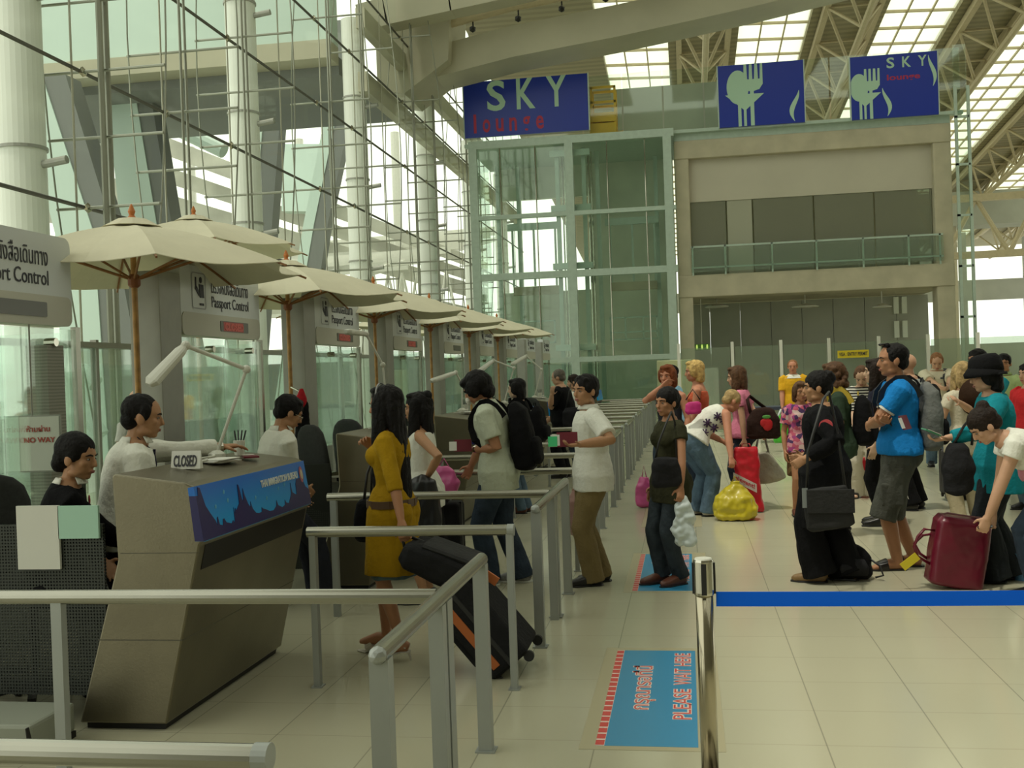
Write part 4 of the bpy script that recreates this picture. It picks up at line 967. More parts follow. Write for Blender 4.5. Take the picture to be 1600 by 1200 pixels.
    he((0, -.06, .12), (.355 * wide, .44, .39)); he((0, .10, -.14), (.285 * wide, .275, .36)); he((0, .23, -.40), (.12, .11, .09)); he((0, .20, .10), (.28 * wide, .19, .13))
    for s in (1, -1):
        he((s * .17, .24, -.10), (.11, .10, .10), 2); he((s * .365 * wide, -.04, -.06), (.045, .10, .14), 2); he((s * .20, .05, -.33), (.10, .17, .10), 2)
    b.loft([hp_(0, .33, .07), hp_(0, .405, -.06), hp_(0, .44, -.14), hp_(0, .36, -.18)], [(.035 * hh, .04 * hh), (.05 * hh, .05 * hh), (.075 * hh, .055 * hh), (.05 * hh, .03 * hh)], n=8)
    he((0, .335, -.285), (.11, .06, .06), 2)
    ar = (.034, .030, .026, .026, .016) if sex == 'm' else (.028, .0245, .0215, .022, .0135)
    for i, (s0, e, w) in enumerate(AR):
        sgn = 1 if i == 0 else -1
        ins = s0 + V((-sgn * .03 * h, 0, 0))
        b.loft([ins, s0.lerp(e, .08), s0.lerp(e, .5), e, e.lerp(w, .3), e.lerp(w, .75), w, w + (w - e).normalized() * .012 * h], [q * h * bw for q in (ar[0], ar[0] * 1.02, ar[1], ar[2], ar[3], ar[3] * .8, ar[4], ar[4])], n=12)
        d = (w - e).normalized()
        nrm = palm[i]
        if nrm is None: nrm = V((-sgn, 0, 0))
        nrm = V(nrm); nrm = nrm - d * d.dot(nrm); nrm.normalize(); sd = d.cross(nrm) * sgn
        hl = h
        b.loft([w, w + d * .022 * hl, w + d * .052 * hl, w + d * .060 * hl], [(.016 * hl, .011 * hl), (.021 * hl, .010 * hl), (.024 * hl, .009 * hl), (.020 * hl, .007 * hl)], side=sd, n=12, p=2.6)
        cu = radians(curl[i])
        for q, (o, ln) in enumerate(((.0175, .93), (.006, 1.0), (-.006, .95), (-.0175, .76))):
            p0 = w + d * .052 * hl + sd * o * hl; pts = [p0 - d * .01 * hl, p0]; dd = d + sd * o * 4; dd.normalize(); ax = nrm; a = cu * .5
            for sg in (.024, .016, .012):
                dr = dd * cos(a) + ax * sin(a); pts.append(pts[-1] + dr * sg * ln * hl); a += cu
            fr_ = .0049 * hl
            b.loft(pts, [fr_, fr_, fr_ * .95, fr_ * .9, fr_ * .7], n=8)
        t0 = w + d * .014 * hl + sd * .014 * hl; t1 = t0 + (d * .55 + sd * .75 + nrm * .3).normalized() * .026 * hl; t2 = t1 + (d * .85 + sd * .25 + nrm * .5).normalized() * .022 * hl
        b.loft([w + d * .008 * hl, t0, t1, t2], [.008 * hl, .0078 * hl, .006 * hl, .0045 * hl], n=8)
    lr = (.056, .046, .033, .034, .0225) if sex == 'm' else (.056, .045, .031, .032, .0195)
    for i, (hp, k, a, yw) in enumerate(LG):
        b.loft([hp + V((0, 0, .03 * h)), hp.lerp(k, .15), hp.lerp(k, .55), k, k.lerp(a, .3), k.lerp(a, .7), a, a - V((0, 0, .02 * h))], [q * h * bw for q in (lr[0] * .9, lr[0], lr[1], lr[2], lr[3], lr[4] * 1.2, lr[4], lr[4])], n=14)
        R_ = Matrix.Rotation(yw, 3, 'Z'); g0 = a.z - .043 * h
        F = lambda x, y, z: V((a.x, a.y, g0)) + R_ @ V((x * h, y * h, z * h))
        b.loft([F(0, -.030, .018), F(0, -.012, .024), F(0, .04, .026), F(0, .085, .016), F(0, .112, .011)], [(.018 * h, .017 * h), (.020 * h, .023 * h), (.023 * h, .024 * h), (.027 * h, .0145 * h), (.018 * h, .009 * h)], n=12, p=2.5)
        if shoes:
            kind, sm = shoes[0], shoes[1]; sb = MB(); zz = .003
            if kind in ('shoe', 'trainer'):
                u = 1.0 if kind == 'shoe' else 1.12
                sb.loft([F(0, -.037, .020), F(0, -.022, .027), F(0, .03, .028), F(0, .08, .021), F(0, .112, .017), F(0, .126, .013)], [(.017 * h, .019 * h), (.025 * h * u, .027 * h * u), (.0275 * h * u, .0285 * h * u), (.0305 * h * u, .020 * h * u), (.024 * h, .016 * h), (.008 * h, .008 * h)], n=14, p=2.8)
                so = sb.build('shoe', sm, r, vox=max(vox * .8, .0045), sm=3)
                ol = MB().loft([F(0, -.042, .004), F(0, -.03, .004), F(0, .03, .004), F(0, .09, .004), F(0, .13, .004)], [(.012 * h, .005 * h), (.027 * h * u, .006 * h), (.027 * h * u, .006 * h), (.032 * h * u, .006 * h), (.01 * h, .005 * h)], n=16, p=4, side=(1, 0, 0))
                ol.build('sole', shoes[2] if len(shoes) > 2 else BLACK, so)
            elif kind == 'sandal':
                ol = MB().loft([F(0, -.042, .0035), F(0, -.03, .0035), F(0, .03, .0035), F(0, .09, .0035), F(0, .126, .0035)], [(.012 * h, .004 * h), (.025 * h, .005 * h), (.023 * h, .005 * h), (.030 * h, .005 * h), (.01 * h, .004 * h)], n=16, p=4)
                so = ol.build('sandal', sm, r)
                st = MB().loft([F(0, .045, .022), F(0, .088, .016)], [(.029 * h, .032 * h), (.031 * h, .021 * h)], n=16, p=2.5); st.build('strap', sm, so)
            elif kind == 'heel':
                dz = a.z - .043 * h
                Q = lambda x, y, z: V((a.x, a.y, 0)) + R_ @ V((x * h, y * h, z))
                so = MB().loft([Q(0, -.034, dz + .006), Q(0, .0, dz + .004), Q(0, .05, dz * .5 + .004), Q(0, .085, .006), Q(0, .125, .006)], [(.018 * h, .005), (.019 * h, .005), (.019 * h, .005), (.027 * h, .006), (.010 * h, .005)], n=14, p=3).build('sandal', sm, r)
                MB().tube(Q(0, -.03, dz), Q(0, -.037, 0), .009, .005).build('heel', sm, so)
                MB().loft([Q(0, .055, dz * .55 + .030), Q(0, .08, .030)], [(.027 * h, .024 * h), (.029 * h, .020 * h)], n=14).build('strap', sm, so)
                MB().path([Q(.02, -.02, dz + .03), Q(0, -.034, dz + .05), Q(-.02, -.02, dz + .03), Q(0, .022, dz + .065), Q(.02, -.02, dz + .03)], .004).build('strap', sm, so)
    bo = b.build('body', skin(sk), r, vox=vox, sm=2)
    # ---- face
    if facefeat:
        for s in (1, -1):
            e = MB().ell(hp_(s * .150 * wide, .330, -.005), (.050 * hh, .028 * hh, .019 * hh), HR, 2).build('eye', mat('eye_white', (.30, .27, .24), .4), r)
            MB().ell(hp_(s * .150 * wide, .345, -.005), (.028 * hh, .022 * hh, .028 * hh), HR, 1).build('iris', mat('iris_dark', (.015, .008, .005), .25), e)
            MB().loft([hp_(s * .06, .385, .075), hp_(s * .15, .378, .10), hp_(s * .25, .315, .07)], [(.014 * hh, .018 * hh)] * 2 + [(.008 * hh, .01 * hh)], n=8).build('eyebrow', hairmat(hair[1] if hair[1] not in ('blonde', 'grey') else 'brown'), r)
        MB().ell(hp_(0, .385, -.275), (.105 * hh, .025 * hh, .022 * hh), HR, 2).ell(hp_(0, .383, -.305), (.085 * hh, .022 * hh, .02 * hh), HR, 2).build('lips', mat('lips', (.30, .09, .07), .45), r)
    # ---- hair
    HM = hairmat(hair[1]); kind = hair[0]; hb = MB()
    def hE(c, rr_): hb.ell(hp_(*c), tuple(q * hh for q in rr_), HR, 3)
    if kind != 'bald':
        if kind == 'crop': hE((0, -.105, .165), (.375 * wide, .435, .385))
        else: hE((0, -.10, .17), (.405 * wide, .47, .415))
        if kind in ('short', 'crop'):
            hE((0, -.26, -.08), (.31, .26, .26))
            for s in (1, -1): hE((s * .32, .04, .12), (.08, .14, .2))
        if kind == 'short':
            for k in range(5): hE((-.22 + .11 * k, .17 - abs(k - 2) * .03, .44 - abs(k - 2) * .04), (.12, .14, .09))
        if kind == 'mop':
            hE((0, -.12, .08), (.46, .50, .42)); hE((0, -.28, -.22), (.36, .27, .32)); hE((0, .2, .32), (.34, .22, .16))
            for s in (1, -1): hE((s * .36, .04, -.02), (.11, .24, .30))
        if kind in ('bob', 'long', 'curly'):
            for s in (1, -1): hE((s * .34, -.02, .02), (.12, .24, .36))
            hE((0, .17, .42), (.28, .2, .12))
        if kind == 'bob':
            hb.loft([hp_(0, -.2, .25), hp_(0, -.26, -.2), hp_(0, -.24, -.5), hp_(0, -.22, -.62)], [(.40 * hh, .3 * hh), (.43 * hh, .27 * hh), (.40 * hh, .25 * hh), (.25 * hh, .12 * hh)], n=16, side=HR @ V((1, 0, 0)))
        if kind == 'long':
            ln = hair[2] if len(hair) > 2 else 1.6
            dn = V((0, -.12, -1)) if lean[1] < 30 else V((0, .4, -1))
            q0, q1 = hp_(0, -.2, .2), hp_(0, -.3, -.35); tt = lambda k: q1 + dn.normalized() * (ln * hh * k)
            hb.loft([q0, hp_(0, -.28, -.05), q1, tt(.35), tt(.7), tt(1)], [(.38 * hh, .28 * hh), (.42 * hh, .28 * hh), (.40 * hh, .24 * hh), (.36 * hh, .2 * hh), (.27 * hh, .15 * hh), (.08 * hh, .05 * hh)], n=16)
            for s in (1, -1):
                if len(hair) > 3 and hair[3] != s and hair[3] != 2: continue
                c0, c1 = hp_(s * .34, .02, .1), hp_(s * .36, .04, -.45)
                hb.loft([c0, c1, c1 + V((0, .05 * hh, -.55 * ln * hh)), c1 + V((0, .06 * hh, -.85 * ln * hh))], [(.11 * hh, .2 * hh), (.12 * hh, .22 * hh), (.10 * hh, .2 * hh), (.04 * hh, .06 * hh)], n=12)
        if kind == 'bun':
            hE((0, -.30, -.05), (.32, .26, .28)); c_ = hair[2] if len(hair) > 2 else (0, -.62, .16); hE(c_, (.21, .2, .21))
            for s in (1, -1): hE((s * .31, .0, .10), (.07, .16, .2))
        if kind == 'curly':
            for k in range(34):
                a = random.uniform(-2.4, 2.4); z = random.uniform(-.55, .35); hE((sin(a) * .38, -.14 - cos(a) * .34, z), (.14, .14, .13))
        amp = .006 if kind in ('mop', 'bob', 'long', 'curly') else .004
        hb.build('hair', HM, r, vox=max(vox * .9, .0055), amp=amp, freq=38, sm=2, stretch=(1, 1, .22))
    f.hp = hp_; f.HR = HR; f.hh = hh; f.S = S_; f.fwd = fwd; f.prad = prad; f.AR = AR; f.LG = LG; f.Pv = Pv; f.sh = sh; f.vox = vox; f.ang = ang
    # ---- clothes
    cv = max(vox, .0065)
    if top:
        m, hem, slv, fit = top[:4]; tops = top[4] if len(top) > 4 else .955; tb = MB()
        tl = [t for t in (-1.2, -.9, -.6, -.45, -.3, -.2, -.1, 0, .12, .32, .5, .66, .78, .86, .92) if t > hem + .03 and t < tops - .02]
        tl = [hem] + tl + [tops]
        rs = []; bfit = 0
        if bottom: bfit = bottom[2] if bottom[0] != 'skirt' else (bottom[6] if len(bottom) > 6 else .014)
        for t in tl:
            x, y = prad(max(t, -.05), fit)
            if t < .5: k = (.5 - t) * .06 * (fit / .012) * .35; x += k * .15 * h; y += k * .2 * h
            if sex == 'm' and t < .6: x *= 1.02; y = max(y, (.062 * h * bw + fit)) + (belly * .05 * h if t > -.1 else 0)
            if t < .22 and bottom:
                bx_, by_ = prad(max(t, -.06), bfit)
                if bottom[0] == 'skirt' and t < 0: k = min(1, -t * sl / max(.05, pz - bottom[3])); x0_, y0_ = prad(0, bfit); bx_, by_ = x0_ + (bottom[4] - x0_) * k, y0_ + (bottom[5] - y0_) * k
                elif t < .12 and bottom[0] != 'skirt': bx_ = max(bx_, (.052 + lr[0]) * h * bw + bfit); by_ = max(by_, lr[0] * h * bw + bfit + .004)
                x = max(x, bx_ + .026); y = max(y, by_ + .028)
            rs.append((x, y))
        tb.loft([S_(t) for t in tl], rs, n=20, p=2.4)
        if sex == 'f' and not seat:
            for s in (1, -1): tb.ell(S_(.66) + V((s * .042 * h, 0, 0)) + fwd(.66) * .046 * h, (.037 * h + fit * .6, .034 * h + fit * .6, .038 * h + fit * .6))
        for s in (1, -1): 
            if hem < -.12: tb.ell(Pv + V((s * .045 * h, -.035 * h, -.01 * h)), (.051 * h * bw + bfit * .6 + .022, .046 * h + bfit * .6 + .018, .057 * h + bfit + .02))
        for i, (s0, e, w) in enumerate(AR):
            if slv <= 0: break
            sgn = 1 if i == 0 else -1; ins = s0 + V((-sgn * .035 * h, 0, 0)); q = lambda k: s0.lerp(e, k) if k <= 1 else e.lerp(w, k - 1)
            ks = [k for k in (.08, .5, 1, 1.3, 1.75) if k < slv - .05] + [slv]
            def ra(k): return (ar[0] + (ar[2] - ar[0]) * min(1, k) if k <= 1 else ar[2] + (ar[4] - ar[2]) * (k - 1)) * h * bw + fit * (1.0 if k < 1 else .9)
            tb.loft([ins] + [q(k) for k in ks], [ra(0)] + [ra(k) * (1.06 if k == slv and slv < 1 else 1) for k in ks], n=14)
        f.top = tb.build(top[5] if len(top) > 5 else 'shirt', m, r, vox=cv, amp=.0075, freq=9, sm=3, stretch=(1, 1, .7))
    if bottom:
        kind, m = bottom[0], bottom[1]; bb = MB()
        if kind in ('trousers', 'shorts'):
            fit = bottom[2]; hemk = bottom[3]; flare = bottom[4] if len(bottom) > 4 else 0; tw = bottom[5] if len(bottom) > 5 else .16
            bb.loft([S_(-.17), S_(-.06), S_(0), S_(tw * .6), S_(tw)], [prad(-.16, fit), prad(-.06, fit), prad(0, fit), prad(tw * .6, fit * .9), prad(tw, fit * .6)], n=20, p=2.4)
            for s in (1, -1): bb.ell(Pv + V((s * .045 * h, -.035 * h, -.012 * h)), (.051 * h * bw + fit * .5, .05 * h + fit * .7, .057 * h + fit))
            for hp, k, a, yw in LG:
                pts = [hp + V((0, 0, .03 * h)), hp.lerp(k, .15), hp.lerp(k, .55), k, k.lerp(a, .35), k.lerp(a, .75), a + V((0, -.008 * h, -.005 * h))]
                rd = [lr[0] * .95, lr[0], lr[1] * 1.02, lr[2] * 1.12, lr[3] * 1.05, lr[3] * .95, lr[3] * .92]
                n_ = 7 if hemk >= 1 else 4
                if hemk > 1: pts[-1] = a + V((0, 0, -.022 * h))
                rs = [q * h * bw + fit + (flare * max(0, (j - 3) / 3) if j > 2 else 0) for j, q in enumerate(rd)]
                pts, rs = pts[:n_], rs[:n_]
                if n_ == 4:
                    pts[-1] = k + (k - hp).normalized() * (hemk * h); rs[-1] += .012
                bb.loft(pts, rs, n=16)
            f.bottom = bb.build(bottom[6] if len(bottom) > 6 else kind, m, r, vox=cv, amp=.008, freq=10, sm=3, stretch=(1, 1, .6))
        elif kind == 'skirt':                      # (kind, mat, top t, hem z, hem rx, hem ry, fit)
            t0, hz, hx, hy = bottom[2:6]; fit = bottom[6] if len(bottom) > 6 else .014
            c0 = S_(0); cs = [S_(t0), S_(t0 * .5), c0]; rs = [prad(t0, fit), prad(t0 * .5, fit), prad(0, fit)]
            for k in (.3, .65, 1): 
                z = c0.z + (hz - c0.z) * k; x, y = prad(0, fit); cs.append(V((c0.x, c0.y + .02 * h * k * 0, z))); rs.append((x + (hx - x) * k, y + (hy - y) * k))
            bb.loft(cs, rs, n=22, p=2.2)
            for s in (1, -1): bb.ell(Pv + V((s * .045 * h, -.035 * h, -.01 * h)), (.051 * h * bw + fit * .6, .05 * h + fit * .6, .057 * h + fit))
            f.bottom = bb.build(bottom[7] if len(bottom) > 7 else 'skirt', m, r, vox=cv, amp=.011, freq=11, sm=3, stretch=(1, 1, .25))
    return f
def part(f, b, name, m, **k): return b.build(name, m, f.root, **k)
def collar(f, m, op=.02):
    h = f.H; c = f.S(.985); b = MB(); pts = []
    for i in range(15):
        a = radians(-60 + 300 * i / 14) + pi * .5 - radians(90); a = radians(120 + 300 * i / 14)
        pts.append((sin(a), cos(a)))
    ro, ri = .054 * h, .038 * h
    for (x0, y0), (x1, y1) in zip(pts, pts[1:]):
        q = lambda x, y, rr_, z: c + V((x * rr_, y * rr_, z * h))
        vs = [b.bm.verts.new(q(x, y, rr_, z)) for x, y, rr_, z in ((x0, -y0, ri, .018), (x1, -y1, ri, .018), (x1, -y1, ro, -.004), (x0, -y0, ro, -.004))]
        b.bm.faces.new(vs)
    bmesh.ops.remove_doubles(b.bm, verts=b.bm.verts, dist=.0005)
    g2 = bmesh.ops.solidify(b.bm, geom=list(b.bm.faces), thickness=.006)
    return part(f, b, 'collar', m, smooth=True)
def tie(f, m):
    h = f.H; p = [f.S(t) + f.fwd(t) * (f.prad(t)[1] + .026) for t in (.93, .8, .6, .35)]
    b = MB(); b.loft([p[0] + V((0, 0, .01)), p[0] - V((0, 0, .02)), p[1], p[2], p[3], p[3] - V((0, 0, .05))], [(.016, .012), (.012, .010), (.018, .006), (.026, .005), (.034, .005), (.004, .004)], n=10, p=4)
    return part(f, b, 'necktie', m)
def strap(f, pts, m, w=.03, t=.006, name='strap', parent=None, up=None):
    """flat band through points given in the person's own space"""
    b = MB(); pts = [V(p) for p in pts]
    for p, q in zip(pts, pts[1:]): b.bar(p, q + (q - p).normalized() * .008, t, w, up=up or (1, 0, .01))
    return b.build(name, m, parent if parent is not None else f.root)
def glasses(f):
    b = MB(); hh = f.hh
    for s in (1, -1):
        c = f.hp(s * .15, .40, -.02); R_ = f.HR
        pts = [c + R_ @ V((cos(a) * .085 * hh, 0, sin(a) * .055 * hh)) for a in [2 * pi * i / 12 for i in range(13)]]
        b.path(pts, .0016, 5); b.path([f.hp(s * .24, .39, 0), f.hp(s * .37, .1, .0), f.hp(s * .37, -.05, 0)], .0016, 5)
    b.path([f.hp(-.06, .43, -.0), f.hp(.06, .43, -.0)], .0016, 5)
    return part(f, b, 'glasses', CHROME)
def backpack(f, m, label, t0=.05, t1=.9, w=.30, d=.15, trim=None, m2=None, side_strap=True, off=0.0):
    """a backpack worn on the figure: its own thing, standing clear of the back"""
    W_ = wmat(f.root); h = f.H; c0, c1 = f.S(t0), f.S(t1); bk = lambda t: -f.fwd(t) * (f.prad(t)[1] + .022 + off)
    g = root('backpack', W_ @ (c0 + bk(t0)), label, 'backpack'); g.rotation_euler = f.root.rotation_euler
    I = wmat(g).inverted() @ W_; T = lambda p: I @ V(p)
    b = MB(); cs = []; rs = []
    for k, (wx, dy) in ((0, (.55, .5)), (.06, (.9, .85)), (.3, (1, 1)), (.6, (.96, .9)), (.85, (.8, .7)), (.97, (.5, .4)), (1, (.2, .2))):
        t = t0 + (t1 - t0) * k; cs.append(T(f.S(t) + bk(t) - f.fwd(t) * (d * .5))); rs.append((w / 2 * wx, d / 2 * dy))
    b.loft(cs, rs, n=20, p=3.2, side=(1, 0, 0)); b.build('bag_body', m, g, vox=max(.008, f.vox), amp=.007, freq=9, sm=3)
    pk = MB(); cs = []; rs = []
    for k, q in ((.08, .5), (.14, 1), (.4, 1), (.46, .6)):
        t = t0 + (t1 - t0) * k; cs.append(T(f.S(t) + bk(t) - f.fwd(t) * (d * 1.0))); rs.append((w * .36 * q, d * .22 * q))
    pk.loft(cs, rs, n=16, p=3.5); pk.build('front_pocket', m2 or m, g, smooth=True, vox=max(.008, f.vox), sm=3)
    for s in (1, -1):
        x = s * .062 * h; pts = []
        for t, ff in ((.74, -1), (.9, -.8), (.965, -.35), (.97, .25), (.92, .75), (.82, 1), (.68, 1.02), (.5, .95), (.36, .4)):
            xx = x * (1.0 if t > .6 else 1.35); y = f.prad(min(t, .9))[1] + .026
            if t > .93: y = .05 * h
            pts.append(T(f.S(min(t, .965)) + V((xx, 0, 0)) + f.fwd(t) * y * ff + (V((0, 0, .02)) if t > .93 else V((0, 0, 0)))))
        sb = MB()
        for p, q in zip(pts, pts[1:]): sb.bar(p, q + (q - p).normalized() * .012, .05, .012, up=(0, 1, .01) if 0 else (1, .2, .1))
        sb.build('shoulder_strap', trim or m, g)
    hl = MB(); p = T(f.S(t1) + bk(t1) - f.fwd(t1) * d * .4); hl.path([p + V((-.04, 0, 0)), p + V((-.03, 0, .035)), p + V((.03, 0, .035)), p + V((.04, 0, 0))], .007); hl.build('grab_handle', trim or m, g)
    return g
def hat(f, m, brim=.60):
    b = MB(); hh = f.hh
    b.loft([f.hp(0, -.08, .10), f.hp(0, -.09, .3), f.hp(0, -.1, .52), f.hp(0, -.1, .64), f.hp(0, -.1, .67)], [(.46 * hh, .54 * hh), (.46 * hh, .53 * hh), (.42 * hh, .48 * hh), (.32 * hh, .36 * hh), (.1 * hh, .1 * hh)], n=24, side=f.HR @ V((1, 0, 0)))
    o = part(f, b, 'hat', m, smooth=True)
    b2 = MB(); b2.loft([f.hp(0, -.08, .20), f.hp(0, -.06, .12), f.hp(0, -.04, .02), f.hp(0, -.04, .005)], [(.45 * hh, .52 * hh), (.5 * hh, .58 * hh), (brim * hh, (brim + .06) * hh), (brim * .98 * hh, (brim + .04) * hh)], n=28, side=f.HR @ V((1, 0, 0)))
    b2.build('brim', m, o, smooth=True); return o
def cap(f, m):
    b = MB(); hh = f.hh; b.ell(f.hp(0, -.10, .22), (.42 * hh, .48 * hh, .39 * hh), f.HR, 3); o = part(f, b, 'cap', m, smooth=True)
    MB().ell(f.hp(0, .42, .24), (.26 * hh, .26 * hh, .03 * hh), f.HR, 2).build('peak', m, o); return o
def bag(name, label, cat, base, prof, m, rz=0, n=20, p=3, amp=.012, freq=8, vox=.009, tilt=(0, 0), group=None):
    """soft bag from stacked outlines: prof = [(z, half width, half depth)]"""
    r = root(name, base, label, cat, group, rz)
    b = MB(); b.loft([(tilt[0] * z, tilt[1] * z, z) for z, x, y in prof], [(x, y) for z, x, y in prof], n=n, p=p)
    b.build('bag_body', m, r, vox=vox, amp=amp, freq=freq, sm=2); return r
def handle(r, pts, m, rad=.008, world=False, name='handle'):
    b = MB(); b.path(pts, rad); return b.build(name, m, r, world=world, smooth=True)
# ---------------------------------------------------------------- the people in the picture
BLK = cloth('black', (.006, .006, .007), .1); WHT = cloth('white', (.74, .74, .66), .03); DEN = cloth('denim_dark', (.035, .05, .075), .25); DEN2 = cloth('denim_blue', (.10, .155, .21), .22)
SHB = mat('black_leather', (.012, .011, .011), .35); SHW = mat('white_leather', (.55, .52, .45), .5); BRL = mat('brown_leather', (.11, .035, .02), .4)
WIM = mat('wine_passport', (.16, .015, .03), .5)
def foot(px, py): return PG(px, py)
def passport(label, c, rz=0, tilt=0, m=WIM, s=1.0, slip=True, tab=None):
    r = root('passport', c, label, 'passport', 'passports in hands', rz)
    R_ = Matrix.Rotation(tilt, 3, 'X'); 
    MB().box((-.0625 * s, -.044 * s, -.005), (.0625 * s, .044 * s, .005), R_, (0, 0, 0)).build('cover', m, r)
    if slip: MB().box((-.10 * s, -.036 * s, .006), (-.045 * s, .03 * s, .008), R_, (0, 0, 0)).build('paper_slip', PAPER, r)
    if tab: MB().box((-.115 * s, -.04 * s, .009), (-.06 * s, .02 * s, .011), R_, (0, 0, 0)).build('green_tab', tab, r)
    return r

# two officers behind the nearest counter
q = P(72, 700, 5.05)
f = person('person in a black jacket sitting behind the perforated screen, hair in a low knot', (q.x, 5.10), -62, 1.62, 'f', 1.0, 'asian', (2, 16), (-26, 4, 0), hip=.70, seat=True, feet=[(.1, .25, 0), (-.1, .25, 0)],
           arms=(V((q.x + .30, 5.35, .80)), V((q.x + .30, 5.05, .80))), hair=('bun', 'black', (0, -.42, -.2)), top=(BLK, -.12, 1.92, .022, .965, 'jacket'), bottom=('trousers', BLK, .016, 1), shoes=('shoe', SHB), poles=((.6, -.6, -.6), (-.6, -.6, -.6)))
collar(f, WHT); b = MB()
for s in (1, -1): b.bar(f.S(.93) + V((s * .03, .06, 0)), f.S(.6) + V((s * .02, .135, 0)), .03, .012)
part(f, b, 'lapel', BLK)
MB().ell(f.S(.78) + V((-.07, .115, 0)), (.012, .006, .03)).build('red_ribbon_badge', mat('badge_red', (.5, .05, .06), .5), f.root)
q = P(222, 720, 5.45)
hand = P(372, 697, 6.05)
f = person('person in a white shirt, dark tie and lanyard reaching across the nearest counter', (q.x - .14, 5.42), -52, 1.665, 'm', 1.0, 'asian', (8, 16), (-14, 2, 0), feet=[(.0, -.08, 0), (-.17, -.04, 0)],
           arms=(None, hand), palm=(None, (0, 0, -1)), hair=('crop', 'black'), top=(WHT, -.1, 1.9, .020), bottom=('trousers', cloth('navy', (.02, .022, .03)), .018, 1), shoes=('shoe', SHB), poles=((.6, -.6, -.6), (-.7, 0, -.7)), curl=(25, 20))
collar(f, WHT); tie(f, cloth('tie_navy', (.018, .014, .045)))
for s in (1, -1): strap(f, [f.S(.985) + V((s * .06, .0, .03)), f.S(.88) + V((s * .052, .098, 0)), f.S(.6) + V((s * .02, .142, 0)), f.S(.42) + V((0, .150, 0))], mat('lanyard', (.012, .012, .03), .6), .012, .004, 'lanyard')
w = f.AR[1][2]; b = MB(); d = (f.AR[1][2] - f.AR[1][1]).normalized(); b.tube(w - d * .012, w + d * .012, .033, n=14); part(f, b, 'wristwatch', CHROME)
pq = f.wrist[1] + V((.16, .06, .0))
passport('dark red passport under the reaching hand on the nearest counter', (pq.x, pq.y, top_z(pq.x) + .02), radians(-60), m=WIM)
# second officer
q = P(437, 665, 7.75)
f = person('person with glasses, white shirt and dark tie looking down behind the nearest counter', (q.x - .07, 7.75), -48, 1.70, 'm', .98, 'asian', (4, 12), (-6, 22, 0), hip=.80, seat=True, feet=[(.1, .36, 0), (-.1, .36, 0)], arms=(V((q.x + .1, 8.0, .86)), V((q.x + .12, 7.75, .84))),
           hair=('short', 'black'), top=(WHT, -.1, .9, .020), bottom=('trousers', cloth('navy', (.02, .022, .03)), .018, 1), shoes=('shoe', SHB))
collar(f, WHT); tie(f, cloth('tie_navy', (.018, .014, .045))); glasses(f)
chair(q.x - .22, 7.7, radians(-48), 'black office chair under the officer with glasses', h=1.1)
# bald head far behind
q = P(219, 620, 9.6)
person('person with a bald head standing far behind the first officer, mostly hidden', (q.x, 9.6), 60, 1.68, 'm', 1, 'light', hair=('bald', 'grey'), top=(cloth('pale_grey', (.45, .46, .42)), -.2, .6, .016), bottom=('trousers', DEN, .016, 1), shoes=('shoe', SHB))
# jacket hung on the second post
q = P(472, 640, 11.2)
jk = root('hanging_jacket', (q.x, 11.2, q.z - .45), 'black jacket with a red hood hanging beside the third grey post', 'jacket')
MB().loft([(0, 0, 0), (0, 0, .1), (0, 0, .35), (0, 0, .52), (0, 0, .6)], [(.07, .05), (.09, .07), (.08, .07), (.07, .06), (.02, .02)], n=16).build('jacket_body', BLK, jk, vox=.009, amp=.012)
MB().loft([(0, -.02, .45), (0, -.02, .58), (0, 0, .68)], [(.055, .05), (.06, .06), (.02, .02)], n=14).build('hood', cloth('red_hood', (.45, .02, .03)), jk, vox=.009, amp=.008)
MB().tube((0, 0, .64), (-.12, .0, .70), .01, n=6).build('hook', CHROME, jk)

# ---- woman in mustard with the black case
g = foot(606, 1030); hd = P(634, 846, 5.98)
MUS = cloth('mustard', (.36, .21, .008), .08)
f = person('person with long black hair in a mustard yellow tunic pulling a black suitcase', (g.x + .045, g.y + .05), 84, 1.585, 'f', .95, 'tan', (-2, 0), (-4, 2, 0), arms=(P(583, 700, 6.42), hd), curl=(55, 75), poles=((.8, .1, -1), (-.3, -1, 0)),
           feet=[(.085, .10, -5, .115), (-.06, -.05, 8, .115)], hip=.525 * 1.585 + .058, hair=('long', 'black', 2.7, -1), shoes=('heel', SHW), top=(MUS, -.74, 1.22, .016, .94, 'tunic'), bottom=('skirt', cloth('denim_skirt', (.10, .15, .17), .3), .1, .49, .150, .135))
strap(f, [f.S(.10) + V(((f.prad(.1)[0] + .048) * sin(a), (f.prad(.1)[1] + .052) * cos(a), 0)) for a in [2 * pi * i / 16 for i in range(17)]], mat('belt_brown', (.09, .045, .02), .5), .045, .008, 'belt', up=(0, 0, 1))
hb_ = MB(); hb_.path([f.hp(.36 * sin(a), .08, .2 + .42 * cos(a)) for a in [-1.3 + 2.6 * i / 10 for i in range(11)]], .006); part(f, hb_, 'hairband', mat('grey_band', (.25, .25, .25), .4))
gw = f.wrist[1]
